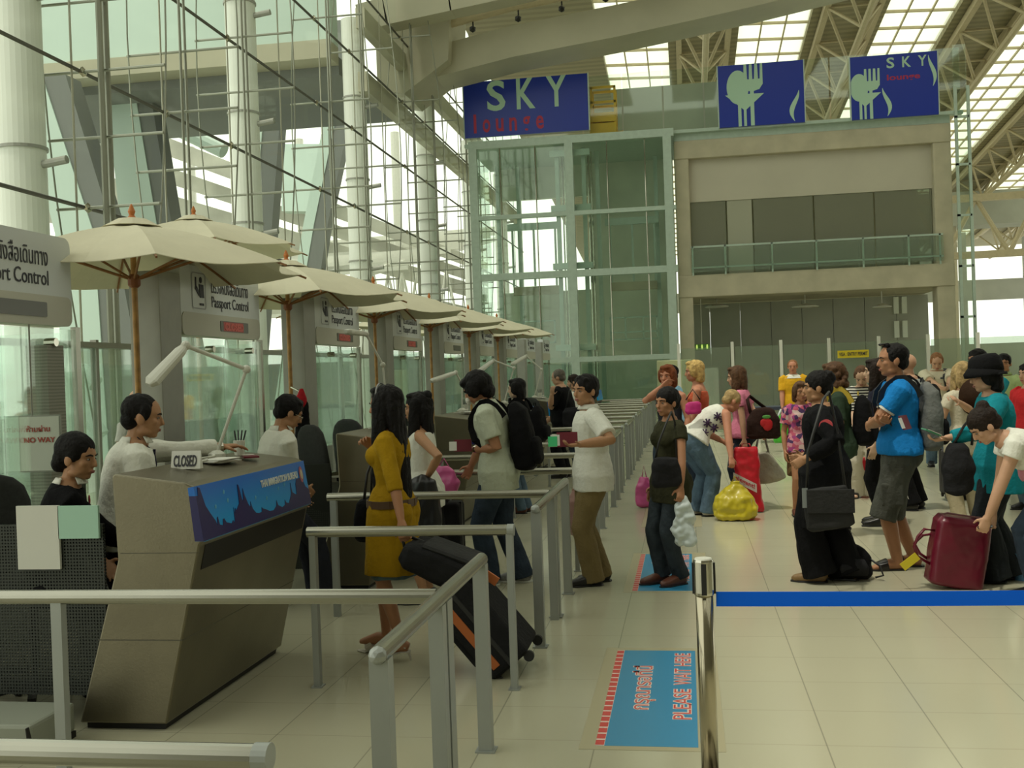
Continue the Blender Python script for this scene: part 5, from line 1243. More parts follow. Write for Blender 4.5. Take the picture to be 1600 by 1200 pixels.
# her rolling case: handle at the hand, wheels on the floor
def suitcase(label, top, bottom, wd, th, m, band=None, h_ex=.0, name='suitcase', hand=None, side=None):
    """rolling case between a top point and the wheel point on the floor (world), width across the viewer"""
    r = root(name, bottom, label, 'suitcase'); t = V(top) - V(bottom); L_ = t.length; ax = t.normalized()
    X_ = V(side) if side else V((0, 1, 0)); X_ = (X_ - ax * ax.dot(X_)).normalized(); N_ = ax.cross(X_)
    R_ = Matrix((X_, N_, ax)).transposed()
    def TT(x, y, z): return R_ @ V((x, y, z))
    def bxx(lo, hi, nm, mm, bev=0, par=r):
        b = MB(); c = [(lo[i] + hi[i]) / 2 for i in range(3)]; s = [hi[i] - lo[i] for i in range(3)]
        M = R_.to_4x4() @ Matrix.Translation(c) @ Matrix.Diagonal((*s, 1)); bmesh.ops.create_cube(b.bm, size=1, matrix=M); return b.build(nm, mm, par, bevel=bev, seg=3, smooth=False)
    bxx((-wd / 2, -th / 2, .05), (wd / 2, th / 2, L_), 'case_body', m, .035)
    bxx((-wd / 2 + .04, th / 2 - .01, .16), (wd / 2 - .04, th / 2 + .035, L_ * .62), 'front_pocket', m, .02)
    bxx((-wd / 2 - .004, -th * .12, .04), (wd / 2 + .004, -th * .02, L_ + .004), 'edge_piping', BLACK, .004)
    if band: bxx((-wd / 2 - .007, th * .12, .1), (wd / 2 + .007, th * .30, L_ * .97), 'side_band', band, .003)
    for s in (-1, 1):
        for y in (-.42, .42):
            b = MB(); c = TT(s * wd * .4, th * y, .03); b.tube(c - X_ * .012, c + X_ * .012, .03, n=14); b.build('wheel', BLACK, r)
    if h_ex:
        b = MB()
        for s in (-1, 1): b.tube(TT(s * .09, -th * .3, L_ - .02), TT(s * .09, -th * .3, L_ + h_ex), .008)
        b.tube(TT(-.1, -th * .3, L_ + h_ex), TT(.1, -th * .3, L_ + h_ex), .013); b.build('pull_handle', BLACK, r)
    b = MB(); b.path([TT(-.08, 0, L_), TT(-.07, 0, L_ + .035), TT(.07, 0, L_ + .035), TT(.08, 0, L_)], .011); b.build('carry_handle', BLACK, r)
    return r
CASE = cloth('case_black', (.016, .016, .017), .15)
wb = foot(822, 1046)
tp = P(702, 905, 6.05)
suitcase('large black suitcase with an orange side band tilted behind the woman in mustard', tp, (wb.x - .02, 6.05, .03), .44, .27, CASE, ORANGE, side=(0, 1, 0))
sb = root('case_top_bag', P(700, 850, 6.05), 'soft black bag strapped on top of the tilted suitcase, held by its handle', 'bag')
a0, a1 = P(636, 858, 6.05) - V(sb.location), P(755, 905, 6.05) - V(sb.location); up_ = V((.42, 0, 1))
MB().loft([a0, a0.lerp(a1, .1), a0.lerp(a1, .5), a0.lerp(a1, .9), a1], [(.15, .05), (.2, .085), (.2, .10), (.2, .09), (.15, .05)], side=(0, 1, 0), n=20, p=4).build('bag_body', CASE, sb, vox=.008, amp=.006)
MB().loft([a0.lerp(a1, .2) + V((.045, 0, .075)), a0.lerp(a1, .85) + V((.045, 0, .085))], [(.17, .02), (.17, .02)], side=(0, 1, 0), n=12, p=4).build('top_flap', cloth('case_flap', (.035, .035, .035)), sb)
hl0 = gw - V(sb.location)
handle(sb, [a0 + V((0, -.05, .02)), hl0 + V((.0, -.0, -.085)), hl0 + V((.05, .02, -.09)), a0.lerp(a1, .3) + V((.04, 0, .06))], BLACK, .010)
tg = P(765, 903, 6.0) - V(sb.location); MB().box((-.05, -.01, -.02), (.05, .01, .03), Matrix.Rotation(.6, 3, 'Y'), tg).build('orange_label', ORANGE, sb)
# her black handbag in front
q = P(572, 762, 6.5)
hbg = bag('handbag', 'black handbag hanging in front of the woman in mustard', 'bag', (q.x, 6.52, .68), [(0, .05, .10), (.03, .07, .14), (.15, .065, .14), (.24, .05, .12), (.26, .03, .1)], BLK, p=4)
handle(hbg, [(0, -.08, .24), (.02, -.05, .42), (.06, 0, .55), (.02, .05, .42), (0, .08, .24)], BLACK, .009)

# ---- woman in the white vest
q = P(662, 760, 7.9)
f = person('person with wavy black hair in a white sleeveless top behind the woman in mustard', (q.x, 7.9), 92, 1.575, 'f', 1.0, 'asian', (0, 0), (0, 0, 0), arms=(None, P(668, 745, 7.75)), poles=(None, (-.6, -.7, -.4)), curl=(30, 60),
           hair=('long', 'black', 1.1, 2), top=(WHT, -.22, .0, .012, .90, 'vest_top'), bottom=('skirt', BLK, .2, .40, .19, .17), shoes=('shoe', SHB))
hb_ = MB(); hb_.ell(f.hp(0, -.35, .42), (.22 * f.hh, .2 * f.hh, .2 * f.hh), f.HR); part(f, hb_, 'hair_bump', hairmat('black'), vox=.006, amp=.004, freq=30)
jx = f.wrist[1]
jb = root('carried_jacket', (jx.x, jx.y - .06, jx.z - .45), 'shiny black jacket draped over the arm of the woman in the white top', 'jacket')
MB().loft([(0, 0, 0), (.01, 0, .12), (0, 0, .3), (-.02, 0, .42), (0, 0, .46)], [(.07, .05), (.10, .07), (.10, .06), (.09, .06), (.04, .03)], n=18).build('jacket_cloth', mat('shiny_black', (.012, .012, .014), .3), jb, vox=.008, amp=.025, freq=9, stretch=(1, 1, .4))
b_ = foot(706, 880)
suitcase('black upright suitcase standing beside the woman in the white top', (b_.x + .02, 9.0, .62), (b_.x + .02, 9.0, .03), .40, .26, CASE, None, h_ex=.30, side=(1, 0, 0))
q = P(700, 775, 8.95)
pb_ = bag('plastic_bag', 'pink plastic bag hung on the upright suitcase handle', 'bag', (q.x, 8.80, .66), [(0, .05, .04), (.03, .13, .06), (.15, .14, .06), (.24, .10, .04), (.28, .06, .02)], mat('pink_plastic', (.62, .10, .30), .3), p=2.6, amp=.02)
handle(pb_, [(-.05, 0, .26), (0, .05, .34), (.06, 0, .26)], mat('pink_plastic', (.62, .10, .30), .3), .006)

# ---- man with black backpack
g = foot(796, 915)
f = person('person with bowl cut black hair in a pale green shirt wearing a black backpack', (g.x - .07, 8.55), 88, 1.75, 'm', .97, 'tan', (2, 15), (0, 24, 0), arms=(P(728, 748, 8.97), P(742, 702, 8.5)), palm=(None, (0, .1, 1)), poles=((.6, -.8, -.5), (-.5, -.8, -.6)), curl=(70, 35),
           feet=[(.08, -.16, 0), (-.06, .08, 6)], hair=('mop', 'black'), top=(cloth('pale_green_shirt', (.50, .54, .42), .04), -.28, .72, .022), bottom=('trousers', DEN, .020, 1.02, .012), shoes=('trainer', mat('grey_trainer', (.30, .30, .29), .6, 0, .4, 30), mat('white_sole', (.6, .6, .55), .5)))
collar(f, cloth('pale_green_shirt', (.50, .54, .42)))
w = f.AR[1][2]; d = (f.AR[1][2] - f.AR[1][1]).normalized(); b = MB(); b.tube(w - d * .03, w - d * .008, .031, n=14); part(f, b, 'wristwatch', CHROME)
MB().ell(f.hp(0, .42, -.25), (.16 * f.hh, .10 * f.hh, .14 * f.hh), f.HR, 2).build('face_mask', WHT, f.root)
backpack(f, BLK, 'large black backpack on the man in the pale green shirt', -.02, .9, .33, .20)
pq = f.wrist[1]; passport('dark red passport with white slip held by the man with the backpack', (pq.x - .09, pq.y - .035, pq.z + .035), radians(8), radians(82), s=1.1)
# ---- person in black behind
g = foot(818, 802)
f = person('person with short black hair in a black sweater and jeans at the third counter', (g.x, 13.0), 80, 1.64, 'f', 1.0, 'pale', (0, 4), (6, 2, 0), hair=('bob', 'black'), top=(BLK, -.25, 1.9, .02), bottom=('trousers', DEN2, .018, 1.02), shoes=('shoe', BRL), arms=(P(792, 700, 12.8), None))
backpack(f, BLK, 'black backpack on the person in the black sweater', .0, .82, .32, .20)
# ---- man in black with grey hair
f = person('stout person with grey hair in a black shirt raising a hand, far along the counters', (P(880, 650, 17.3).x, 17.3), 78, 1.76, 'm', 1.12, 'light', (0, 4), (4, 8, 0), arms=(P(862, 652, 17.6), P(862, 617, 16.9)), poles=(None, (-.4, .4, -1)), hair=('crop', 'grey'), top=(BLK, -.25, .85, .022), bottom=('trousers', BLK, .02, 1), shoes=('shoe', SHB), belly=.4)
q = P(893, 640, 17.0)
bb_ = bag('shoulder_bag', 'black shoulder bag on the grey haired man at the far counters', 'bag', (q.x + .06, 16.95, .82), [(0, .14, .07), (.03, .2, .1), (.25, .2, .1), (.32, .15, .06)], cloth('bag_black', (.018, .018, .02)), p=4)
handle(bb_, [(-.15, .0, .3), (-.05, .12, .75), (.1, .1, .3)], BLACK, .012)
g = P(902, 640, 18.2)
person('person with short brown hair in a white shirt behind the grey haired man', (g.x, 18.3), 88, 1.66, 'm', .95, 'light', (0, 6), (6, 4, 0), hair=('short', 'dark'), top=(WHT, -.2, .9, .02), bottom=('trousers', DEN, .018, 1), shoes=('shoe', SHB))
# ---- man in the white polo
g = foot(932, 912)
f = person('person in a white polo shirt and khaki trousers holding passports', (g.x, g.y), 106, 1.665, 'm', 1.02, 'asian', (0, 3), (30, 0, 0), arms=(P(905, 790, 8.7), P(908, 694, 8.05)), palm=(None, (0, .1, 1)), poles=(None, (-.5, -.9, -.5)), curl=(50, 35),
           feet=[(.085, -.07, -4), (-.065, .03, 4)], hair=('short', 'black'), top=(WHT, -.23, .80, .024), bottom=('trousers', cloth('khaki', (.22, .165, .075), .1), .022, 1.02, .012), shoes=('shoe', SHB))
collar(f, WHT)
pq = f.wrist[1]; passport('dark red passports with a green tab held out by the man in the white polo', (pq.x - .10, pq.y - .035, pq.z + .04), radians(8), radians(82), s=1.25, tab=mat('green_tab', (.06, .55, .22), .5))
q = P(906, 855, 8.9)
pb_ = bag('plastic_bag', 'pale pink plastic bag held low beside the man in the white polo', 'bag', (q.x, 8.9, .32), [(0, .06, .04), (.04, .10, .07), (.25, .10, .06), (.4, .06, .03), (.44, .03, .02)], mat('pale_pink_plastic', (.50, .30, .27), .35), amp=.02)
handle(pb_, [(-.03, 0, .42), (0, 0, .56), (.03, 0, .42)], mat('mint_plastic', (.35, .6, .45), .35), .01)
# ---- woman in the dark olive top
g = foot(1042, 912)
OLV = cloth('dark_olive', (.035, .035, .018), .3)
f = person('person in a dark olive top and jeans standing on the second floor sticker', (g.x + .055, g.y), 122, 1.545, 'f', .98, 'tan', (-3, 0), (14, 2, 0), arms=(None, P(1064, 762, 8.2)), curl=(30, 75), feet=[(.075, .06, -2), (-.06, -.02, 10)], hair=('bun', 'black', (0, -.5, .1)),
           top=(OLV, -.34, .42, .018), bottom=('trousers', cloth('slate_jeans', (.035, .045, .055), .3), .010, 1.0, .014), shoes=('shoe', BRL))
hw = f.wrist[1]
pb_ = bag('plastic_bag', 'white plastic bag dangling from the hand of the woman in olive', 'bag', (hw.x + .01, hw.y, hw.z - .44), [(0, .05, .04), (.03, .075, .06), (.2, .075, .055), (.31, .055, .04), (.37, .025, .02)], mat('white_plastic', (.55, .62, .62), .35), amp=.035, freq=11)
handle(pb_, [(-.02, 0, .34), (-.04, 0, .42), (.0, 0, .36)], mat('white_plastic', (.55, .62, .62), .35), .007)
q = P(1036, 720, 8.15)
sb_ = bag('shoulder_bag', 'black shoulder bag across the front of the woman in olive', 'bag', (q.x + .02, 8.17, .80), [(0, .09, .04), (.03, .115, .055), (.17, .11, .055), (.22, .09, .04)], cloth('bag_black', (.018, .018, .02)), p=4, rz=radians(15))
strp = f.S(.96)
handle(sb_, [(-.08, .02, .2), (-.04, .03, .34), (.03, .03, .50), (.08, .10, .56), (.13, .2, .48), (.11, .1, .2)], BLACK, .008)
q = P(1052, 650, 8.3)
# ---- red haired woman behind, arm up
g = P(1047, 640, 13.0)
f = person('person with red hair in a dark vest raising an elbow, behind the woman in olive', (g.x, 13.0), 150, 1.74, 'f', 1.05, 'red', (0, 2), (6, 2, 0), arms=(P(1034, 604, 12.8), None), poles=((1, .2, -.8), None), hair=('bob', 'red'), top=(cloth('dark_vest', (.03, .03, .04)), -.2, 0, .012, .88, 'vest_top'), bottom=('trousers', DEN, .018, 1), shoes=('shoe', SHB))
# ---- cap / light blue
g = P(1052, 600, 15.4)
f = person('person in a dark cap and light blue shirt behind the red haired woman', (g.x, 15.4), 70, 1.74, 'm', 1.0, 'tan', (0, 4), (0, 0, 0), hair=('crop', 'black'), top=(cloth('light_blue', (.25, .45, .60)), -.2, .8, .02), bottom=('trousers', DEN, .018, 1), shoes=('shoe', SHB)); cap(f, BLK)
# ---- blonde
g = P(1094, 640, 13.7)
f = person('person with blonde hair and a coral halter top looking left', (g.x, 13.7), 84, 1.79, 'f', 1.0, 'red', (0, 4), (6, 4, 0), arms=(None, P(1075, 700, 13.5)), hair=('bob', 'blonde'), top=(cloth('coral', (.55, .12, .06)), -.2, 0, .012, .80, 'halter_top'), bottom=('trousers', DEN, .018, 1), shoes=('shoe', SHB))
for s in (1, -1): strap(f, [f.S(.78) + V((s * .05, .10, 0)), f.S(.93) + V((s * .05, .06, 0)), f.S(1.0) + V((s * .03, -.04, .01))], cloth('coral', (.55, .12, .06)), .012, .005, 'strap')
# ---- bending woman in the palm print vest
g = foot(1098, 806)
hd = P(1148, 765, 12.0)
f = person('person bending over in a white palm print vest and blue jeans', (g.x, g.y + .05), -66, 1.70, 'f', 1.18, 'red', (36, 66), (0, 18, 0), arms=(hd, P(1130, 690, 12.9)), curl=(70, 50), poles=((.6, -.6, 0), (-.6, -.6, 0)), shift=(0, -.10), hip=.86, feet=[(.10, .02, -6), (-.09, -.05, 6)],
           hair=('crop', 'fair'), top=(WHT, .02, 0, .014, .92, 'vest_top'), bottom=('trousers', DEN2, .018, 1.02, .015), shoes=('trainer', SHW), waistw=1)
pr_ = mat('palm_print', (.05, .02, .07), .8); pm = MB()
for t, o in ((.22, .0), (.42, -.05), (.46, .05), (.66, -.03), (.72, .05)):
    a = f.ang(t); up_ = V((0, sin(a), cos(a))); fw_ = f.fwd(t); c = f.S(t) + V((f.prad(t)[0] + .022, 0, 0)) + fw_ * o
    for k in range(7):
        an = 2 * pi * k / 7; dv = fw_ * cos(an) + up_ * sin(an); pm.bar(c, c + dv * .05 - V((.012, 0, 0)), .012, .02, up=(1, 0, 0))
part(f, pm, 'palm_print', pr_)
YP = mat('yellow_plastic', (.52, .42, .02), .3, 0, .15, 4)
q = foot(1150, 812)
yb = bag('plastic_bag', 'bulging yellow plastic bag on the floor held by the bending woman', 'bag', (q.x, q.y, .012), [(0, .20, .15), (.04, .245, .18), (.12, .25, .18), (.24, .20, .15), (.32, .12, .09), (.38, .05, .04), (.42, .06, .04)], YP, p=2.4, amp=.03, freq=7)
handle(yb, [(-.04, 0, .38), (0, 0, .47), (.04, 0, .38)], YP, .01)
# pink bags near her
q = foot(1012, 790)
pb_ = bag('plastic_bag', 'pink plastic bag hanging left of the woman in olive', 'bag', (P(1007, 760, 13.3).x, 13.3, .012), [(0, .06, .05), (.03, .11, .08), (.2, .12, .08), (.32, .08, .05), (.36, .05, .03)], mat('pink_plastic', (.62, .10, .30), .3), amp=.02)
handle(pb_, [(-.03, 0, .35), (0.0, 0, .5), (.03, 0, .35)], mat('pink_plastic', (.62, .10, .30), .3), .007)
q = P(1078, 638, 11.4)
pc_ = bag('pouch', 'bright magenta pouch tucked behind the bending woman', 'bag', (q.x + .04, 12.35, q.z - .1), [(0, .07, .05), (.03, .095, .06), (.11, .09, .05), (.14, .06, .04)], mat('magenta_cloth', (.50, .015, .17), .6), amp=.01)
handle(pc_, [(-.08, 0, .16), (0, .0, .28), (.08, 0, .16)], BLACK, .008)
# ---- pink shirt woman
g = P(1160, 640, 13.2)
f = person('person with long brown hair in a pink T-shirt carrying bags', (g.x, 13.2), 76, 1.70, 'f', 1.02, 'light', (0, 4), (8, 6, 0), arms=(P(1205, 700, 13.0), P(1165, 706, 12.9)), curl=(70, 70), hair=('long', 'brown', .55, 2), top=(cloth('pink', (.62, .20, .30)), -.1, .55, .018), bottom=('trousers', DEN, .018, 1), shoes=('shoe', SHB))
w0, w1_ = f.wrist
REDP = mat('red_plastic', (.60, .015, .03), .35)
rb = bag('shopping_bag', 'red printed shopping bag behind the yellow plastic bag', 'bag', (P(1168, 770, 12.75).x, 12.75, .015), [(0, .17, .09), (.03, .18, .10), (.4, .15, .09), (.70, .14, .07), (.74, .13, .05)], REDP, p=3.5, amp=.014)
poly_plate([(-.16, .36), (.10, .22), (.10, .32), (-.16, .46)], 'printed_band', mat('white_print', (.62, .56, .52), .5), rb, (0, -.115, 0), RX, UP)
text('elegant!', 'lettering', mat('red_print', (.5, .02, .04), .5), rb, (-.14, -.121, .365), (.26, 0, -.14), UP, .25, .07, bold=.02)
handle(rb, [(-.06, 0, .72), (-.04, 0, w1_.z - .05), (.04, 0, w1_.z - .05), (.06, 0, .72)], REDP, .007)
tt = bag('tote_bag', 'pale grey tote bag swinging low in the hand of the woman in pink', 'bag', (w0.x + .02, w0.y - .02, .30), [(0, .14, .08), (.03, .235, .12), (.1, .23, .12), (.28, .13, .08), (.36, .09, .05)], cloth('tote_grey', (.40, .38, .30)), p=2.6, tilt=(-.15, 0), amp=.014)
handle(tt, [(-.13, 0, .30), (-.07, 0, w0.z - .36), (.0, 0, w0.z - .36), (.05, 0, .30)], mat('tote_strap', (.25, .24, .2), .6), .013)
q = P(1192, 655, 12.9)
st = bag('shoulder_bag', 'dark shoulder bag with a red strawberry on the woman in pink', 'bag', (q.x, 12.85, .84), [(0, .15, .07), (.03, .2, .1), (.22, .19, .1), (.34, .12, .07), (.36, .08, .05)], cloth('dark_brown_bag', (.03, .015, .012)), p=3)
handle(st, [(-.14, 0, .30), (-.17, .06, .46), (-.14, .14, .5), (.05, .12, .34)], cloth('dark_brown_bag', (.03, .015, .012)), .02)
b = MB().ell((.04, -.11, .17), (.06, .012, .075)).ell((-.0, -.112, .19), (.045, .01, .05)); b.build('strawberry_print', mat('strawberry', (.5, .01, .015), .5), st)
b = MB().ell((.03, -.116, .26), (.05, .008, .022)); b.build('leaf_print', mat('leaf_green', (.08, .3, .05), .5), st)
# ---- man in yellow
g = foot(1243, 704)
f = person('person in a yellow T-shirt with a white yoke and grey trousers facing the camera', (g.x, g.y), 172, 1.80, 'm', 1.08, 'red', (0, 3), (0, 3, 0), hair=('crop', 'ginger'), top=(cloth('yellow', (.66, .36, .02)), -.12, .85, .022), bottom=('trousers', cloth('taupe', (.17, .14, .10)), .022, 1), shoes=('shoe', BLACK), arms=(P(1222, 665, 21.6), None), curl=(70, 40))
MB().loft([f.S(.86), f.S(.93), f.S(.985)], [(f.prad(.86)[0] + .032, f.prad(.86)[1] + .03), (f.prad(.93)[0] + .03, f.prad(.93)[1] + .03), (.09, .085)], n=20).build('shirt_yoke', WHT, f.root)
w = f.wrist[0]
gb_ = bag('plastic_bag', 'white and green plastic bag in the hand of the man in yellow', 'bag', (w.x, w.y - .03, w.z - .72), [(0, .16, .05), (.03, .19, .08), (.3, .17, .07), (.48, .12, .04), (.55, .05, .03)], mat('green_plastic', (.06, .42, .03), .35), amp=.014)
handle(gb_, [(-.12, 0, .45), (-.03, 0, .66), (.03, 0, .66), (.1, 0, .45)], mat('white_plastic', (.55, .62, .62), .35), .02)
# ---- person in floral
g = P(1252, 680, 12.4)
f = person('short person in a pink floral top and brown checked skirt behind the woman in black', (g.x, 12.4), 190, 1.50, 'f', 1.0, 'tan', (0, 2), (0, 4, 0), hair=('bob', 'brown'), top=(patches('floral', [(.5, .10, .16), (.62, .45, .42), (.08, .04, .12), (.6, .25, .3), (.35, .06, .2)], 26), -.15, .7, .03), bottom=('skirt', patches('brown_check', [(.13, .075, .03), (.18, .11, .045), (.09, .05, .02)], 22), .2, .45, .17, .15), shoes=('shoe', BRL))
# ---- woman in black
g = foot(1278, 908)
f = person('person in a long black tunic and trousers with pinned up black hair', (g.x + .08, g.y), 72, 1.63, 'f', 1.26, 'asian', (0, 2), (16, 2, 0), arms=(P(1256, 712, 8.75), P(1260, 716, 8.3)), poles=((.5, -1, -.6), (-.5, -1, -.6)), curl=(50, 50), feet=[(.09, -.15, 0), (-.07, .06, 4)], hair=('bun', 'black', (0, -.46, .28)),
           top=(BLK, -.80, 1.9, .03, .96, 'tunic'), bottom=('trousers', BLK, .035, 1.0, .04), shoes=('shoe', mat('gold_shoe', (.22, .13, .05), .4)))
hb_ = MB()
for k in range(9): hb_.ell(f.hp(.1 * sin(k * 2.1), -.34 - .05 * (k % 3), .35 + .07 * cos(k * 1.7)), (.15 * f.hh, .15 * f.hh, .15 * f.hh), f.HR, 2)
part(f, hb_, 'hair_roll', hairmat('black'), vox=.006, amp=.004, freq=30)
q = f.AR[1][0].lerp(f.AR[1][1], .42) + V((-.072, -.02, 0)); MB().tube(q + V((.02, 0, 0)), q + V((-.004, 0, 0)), .05, n=20).build('sticker_badge', mat('badge_red', (.5, .05, .06), .5), f.root)
MB().tube(q + V((.0, 0, 0)), q + V((-.008, 0, 0)), .022, n=16).build('sticker_badge', WHT, f.root)
q = P(1300, 800, 7.9)
cb2 = bag('shoulder_bag', 'charcoal messenger bag hanging at the hip of the woman in black', 'bag', (q.x, 7.98, .50), [(0, .14, .05), (.02, .17, .06), (.2, .165, .06), (.29, .155, .05), (.30, .14, .035)], cloth('charcoal', (.028, .028, .028)), p=5, tilt=(-.12, 0), amp=.006)
MB().box((-.17, -.075, .12), (.16, -.062, .29)).build('flap', cloth('charcoal', (.028, .028, .028)), cb2, bevel=.005)
handle(cb2, [(-.16, 0, .28), (-.15, -.03, .55), (-.02, .05, .93), (.04, .2, .98), (.10, .28, .7), (.12, .1, .29)], BLACK, .010)
MB().box((-.20, -.06, .16), (-.16, -.05, .30)).build('luggage_tag', mat('grey_tag', (.2, .22, .22), .5), cb2)
q = foot(1330, 908)
fb_ = bag('backpack', 'black backpack lying on the floor behind the woman in black', 'backpack', (q.x, q.y + .1, .012), [(0, .15, .1), (.03, .18, .13), (.15, .17, .12), (.24, .10, .08), (.27, .04, .03)], BLK, p=2.8, amp=.014)
handle(fb_, [(.14, -.05, .16), (.22, -.08, .10), (.24, -.1, .03), (.18, -.1, .015)], BLACK, .008)
MB().loft([(.02, -.14, .04), (.02, -.15, .10), (.02, -.13, .16)], [(.1, .02), (.11, .03), (.08, .02)], n=14, p=4).build('front_pocket', cloth('bag_black', (.018, .018, .02)), fb_, smooth=True)
# ---- brown haired woman with a black backpack
g = P(1312, 640, 10.9)
f = person('person with wavy brown hair and a black backpack, hidden behind the woman in black', (g.x, 10.9), 80, 1.70, 'f', 1.0, 'light', (0, 3), (0, 4, 0), hair=('curly', 'brown'), top=(cloth('dark_green', (.03, .05, .03)), -.2, .8, .018), bottom=('trousers', BLK, .018, 1), shoes=('shoe', SHB))
backpack(f, BLK, 'black backpack with yellow piping between the woman in black and the man in blue', -.02, .86, .32, .2, trim=mat('yellow_trim', (.5, .35, .03), .6))
# ---- striped top
g = foot(1353, 777)
f = person('person in a black and white striped top and white trousers looking down', (g.x, g.y), 168, 1.68, 'f', 1.05, 'pale', (2, 8), (0, 34, 0), hair=('crop', 'brown'), top=(stripes('bw_stripes', (.55, .54, .47), (.02, .02, .02), 9, 'Z'), -.15, 1.2, .018), bottom=('trousers', cloth('cream', (.60, .56, .45), .03), .03, 1.03, .04), shoes=('sandal', SHB), arms=(P(1338, 690, 13.5), P(1368, 690, 13.5)), poles=((.7, -1, 0), (-.7, -1, 0)))
rs = bag('shopping_bag', 'red shopping bag on the floor in front of the person in white trousers', 'bag', (P(1338, 760, 14.3).x, 14.3, .012), [(0, .14, .06), (.02, .15, .07), (.42, .15, .07), (.46, .14, .05)], REDP, p=5, amp=.008)
text('elegant!', 'lettering', mat('white_print', (.62, .56, .52), .5), rs, (-.02, -.085, .10), (1, 0, -.3), UP, .15, .06, bold=.02)
handle(rs, [(-.05, 0, .45), (-.03, 0, .62), (.03, 0, .62), (.05, 0, .45)], REDP, .007)
# ---- man in blue
g = foot(1402, 888)
BLU = cloth('bright_blue', (.012, .20, .55), .06)
f = person('person in a bright blue T-shirt with white trim and grey cargo shorts, arms folded', (g.x + .05, g.y), 90, 1.835, 'm', 1.05, 'tan', (-1, 2), (4, 0, 0), arms=((-.16, .15, 1.21), (.10, .21, 1.17)), poles=((.6, .4, -.9), (-.5, .6, -.8)), palm=((0, -.4, 1), (0, -1, 0)), curl=(40, 35), feet=[(.085, -.10, -4), (-.075, .06, 6)],
           hair=('crop', 'black'), top=(BLU, -.05, .66, .018), bottom=('shorts', cloth('cargo_grey', (.085, .088, .075), .15), .024, .055, 0, .14), shoes=('sandal', SHB))
hb_ = MB()
for k in range(7): hb_.ell(f.hp(-.18 + .06 * k, .16, .46), (.07 * f.hh, .09 * f.hh, .09 * f.hh), f.HR, 2)
part(f, hb_, 'hair_front', hairmat('black'), vox=.007, amp=.004, freq=30)
for s0, e, w in f.AR:
    c = s0.lerp(e, .665); d = (e - s0).normalized(); MB().tube(c - d * .012, c + d * .012, .071, .068, n=20).build('sleeve_trim', WHT, f.root)
for hp, k, a, yw in f.LG:
    for s in ((1,) if hp.x > 0 else (-1,)):
        c = hp.lerp(k, .72) + V((s * (.088), 0, 0)); MB().box((c.x - .016, c.y - .085, c.z - .10), (c.x + .016, c.y + .085, c.z + .08)).build('cargo_pocket', cloth('cargo_grey', (.085, .088, .075), .15), f.root, bevel=.012)
sg = MB(); 
for s in (1, -1): sg.ell(f.hp(s * .13, .30, .50), (.09 * f.hh, .02, .05 * f.hh), f.HR, 1)
part(f, sg, 'sunglasses', SHB)
backpack(f, cloth('bag_grey', (.16, .165, .155)), 'grey and black backpack on the man in the bright blue T-shirt', .0, .92, .33, .19, trim=BLACK, m2=BLK)
pq = f.wrist[1]; passport('wine red passport and white papers under the folded arm of the man in blue', P(1414, 660, 8.76), radians(60), radians(70), s=1.3)
MB()
# ---- dark haired head behind, bald man
g = P(1374, 600, 11.6)
f = person('person with dark hair and sunglasses in a dark top, behind the man in blue', (g.x, 11.6), 82, 1.72, 'f', 1.0, 'pale', (0, 2), (0, 0, 0), hair=('long', 'dark', .6, 2), top=(cloth('dark_navy', (.02, .02, .035)), -.2, .9, .018), bottom=('trousers', BLK, .018, 1), shoes=('shoe', SHB))
g = foot(1430, 796)
f = person('person with a shaved head in a grey T-shirt and black track trousers with white stripes', (g.x, g.y), 60, 1.78, 'm', 1.1, 'light', (0, 3), (0, 4, 0), hair=('bald', 'grey'), top=(cloth('mid_grey', (.36, .38, .36)), -.2, .8, .022), bottom=('trousers', BLK, .024, 1.0, .015), shoes=('shoe', SHB))
for hp, k, a, yw in f.LG:
    s = 1 if hp.x > 0 else -1; b = MB(); b.bar(hp.lerp(k, .2) + V((s * .135, 0, 0)), k + V((s * .098, 0, 0)), .012, .02).bar(k + V((s * .098, 0, 0)), a + V((s * .092, 0, .04)), .012, .02); part(f, b, 'side_stripe', WHT)
backpack(f, BLK, 'black backpack with white chevrons on the man with the shaved head', .02, .84, .3, .18)
# ---- man in cream shirt
g = foot(1468, 728)
f = person('person with ginger hair in a cream shirt and jeans looking down at his hands', (g.x, g.y), 172, 1.83, 'm', 1.08, 'light', (0, 6), (0, 28, 0), arms=(P(1470, 606, 17.4), P(1482, 604, 17.4)), poles=((.8, -.6, -.6), (-.8, -.6, -.6)), hair=('crop', 'ginger'), top=(cloth('cream_shirt', (.62, .57, .42), .03), -.08, .85, .024), bottom=('trousers', DEN2, .024, 1.02), shoes=('shoe', SHB))
collar(f, cloth('cream_shirt', (.62, .57, .42), .03))
strap(f, [f.S(.96) + V((-.13, .0, .03)), f.S(.8) + V((-.10, .16, 0)), f.S(.5) + V((-.13, .16, 0)), f.S(.2) + V((-.2, .1, 0))], BLACK, .05, .01, 'shoulder_strap')
for x, t in ((.09, .78), (-.09, .78)):
    c = f.S(t) + f.fwd(t) * (f.prad(t)[1] + .034) + V((x, 0, 0)); MB().box((c.x - .05, c.y - .006, c.z - .012), (c.x + .05, c.y + .008, c.z + .012)).build('chest_badge', mat('navy_badge', (.03, .04, .06), .6), f.root)
q = P(1452, 650, 17.3)
# grey rolling case and dark bag behind the teal woman
g = foot(1477, 772)
suitcase('dark grey upright suitcase standing behind the woman in teal', (g.x, 13.6, .62), (g.x, 13.6, .03), .36, .24, cloth('case_grey', (.06, .06, .06)), None, h_ex=.2, side=(1, 0, 0))
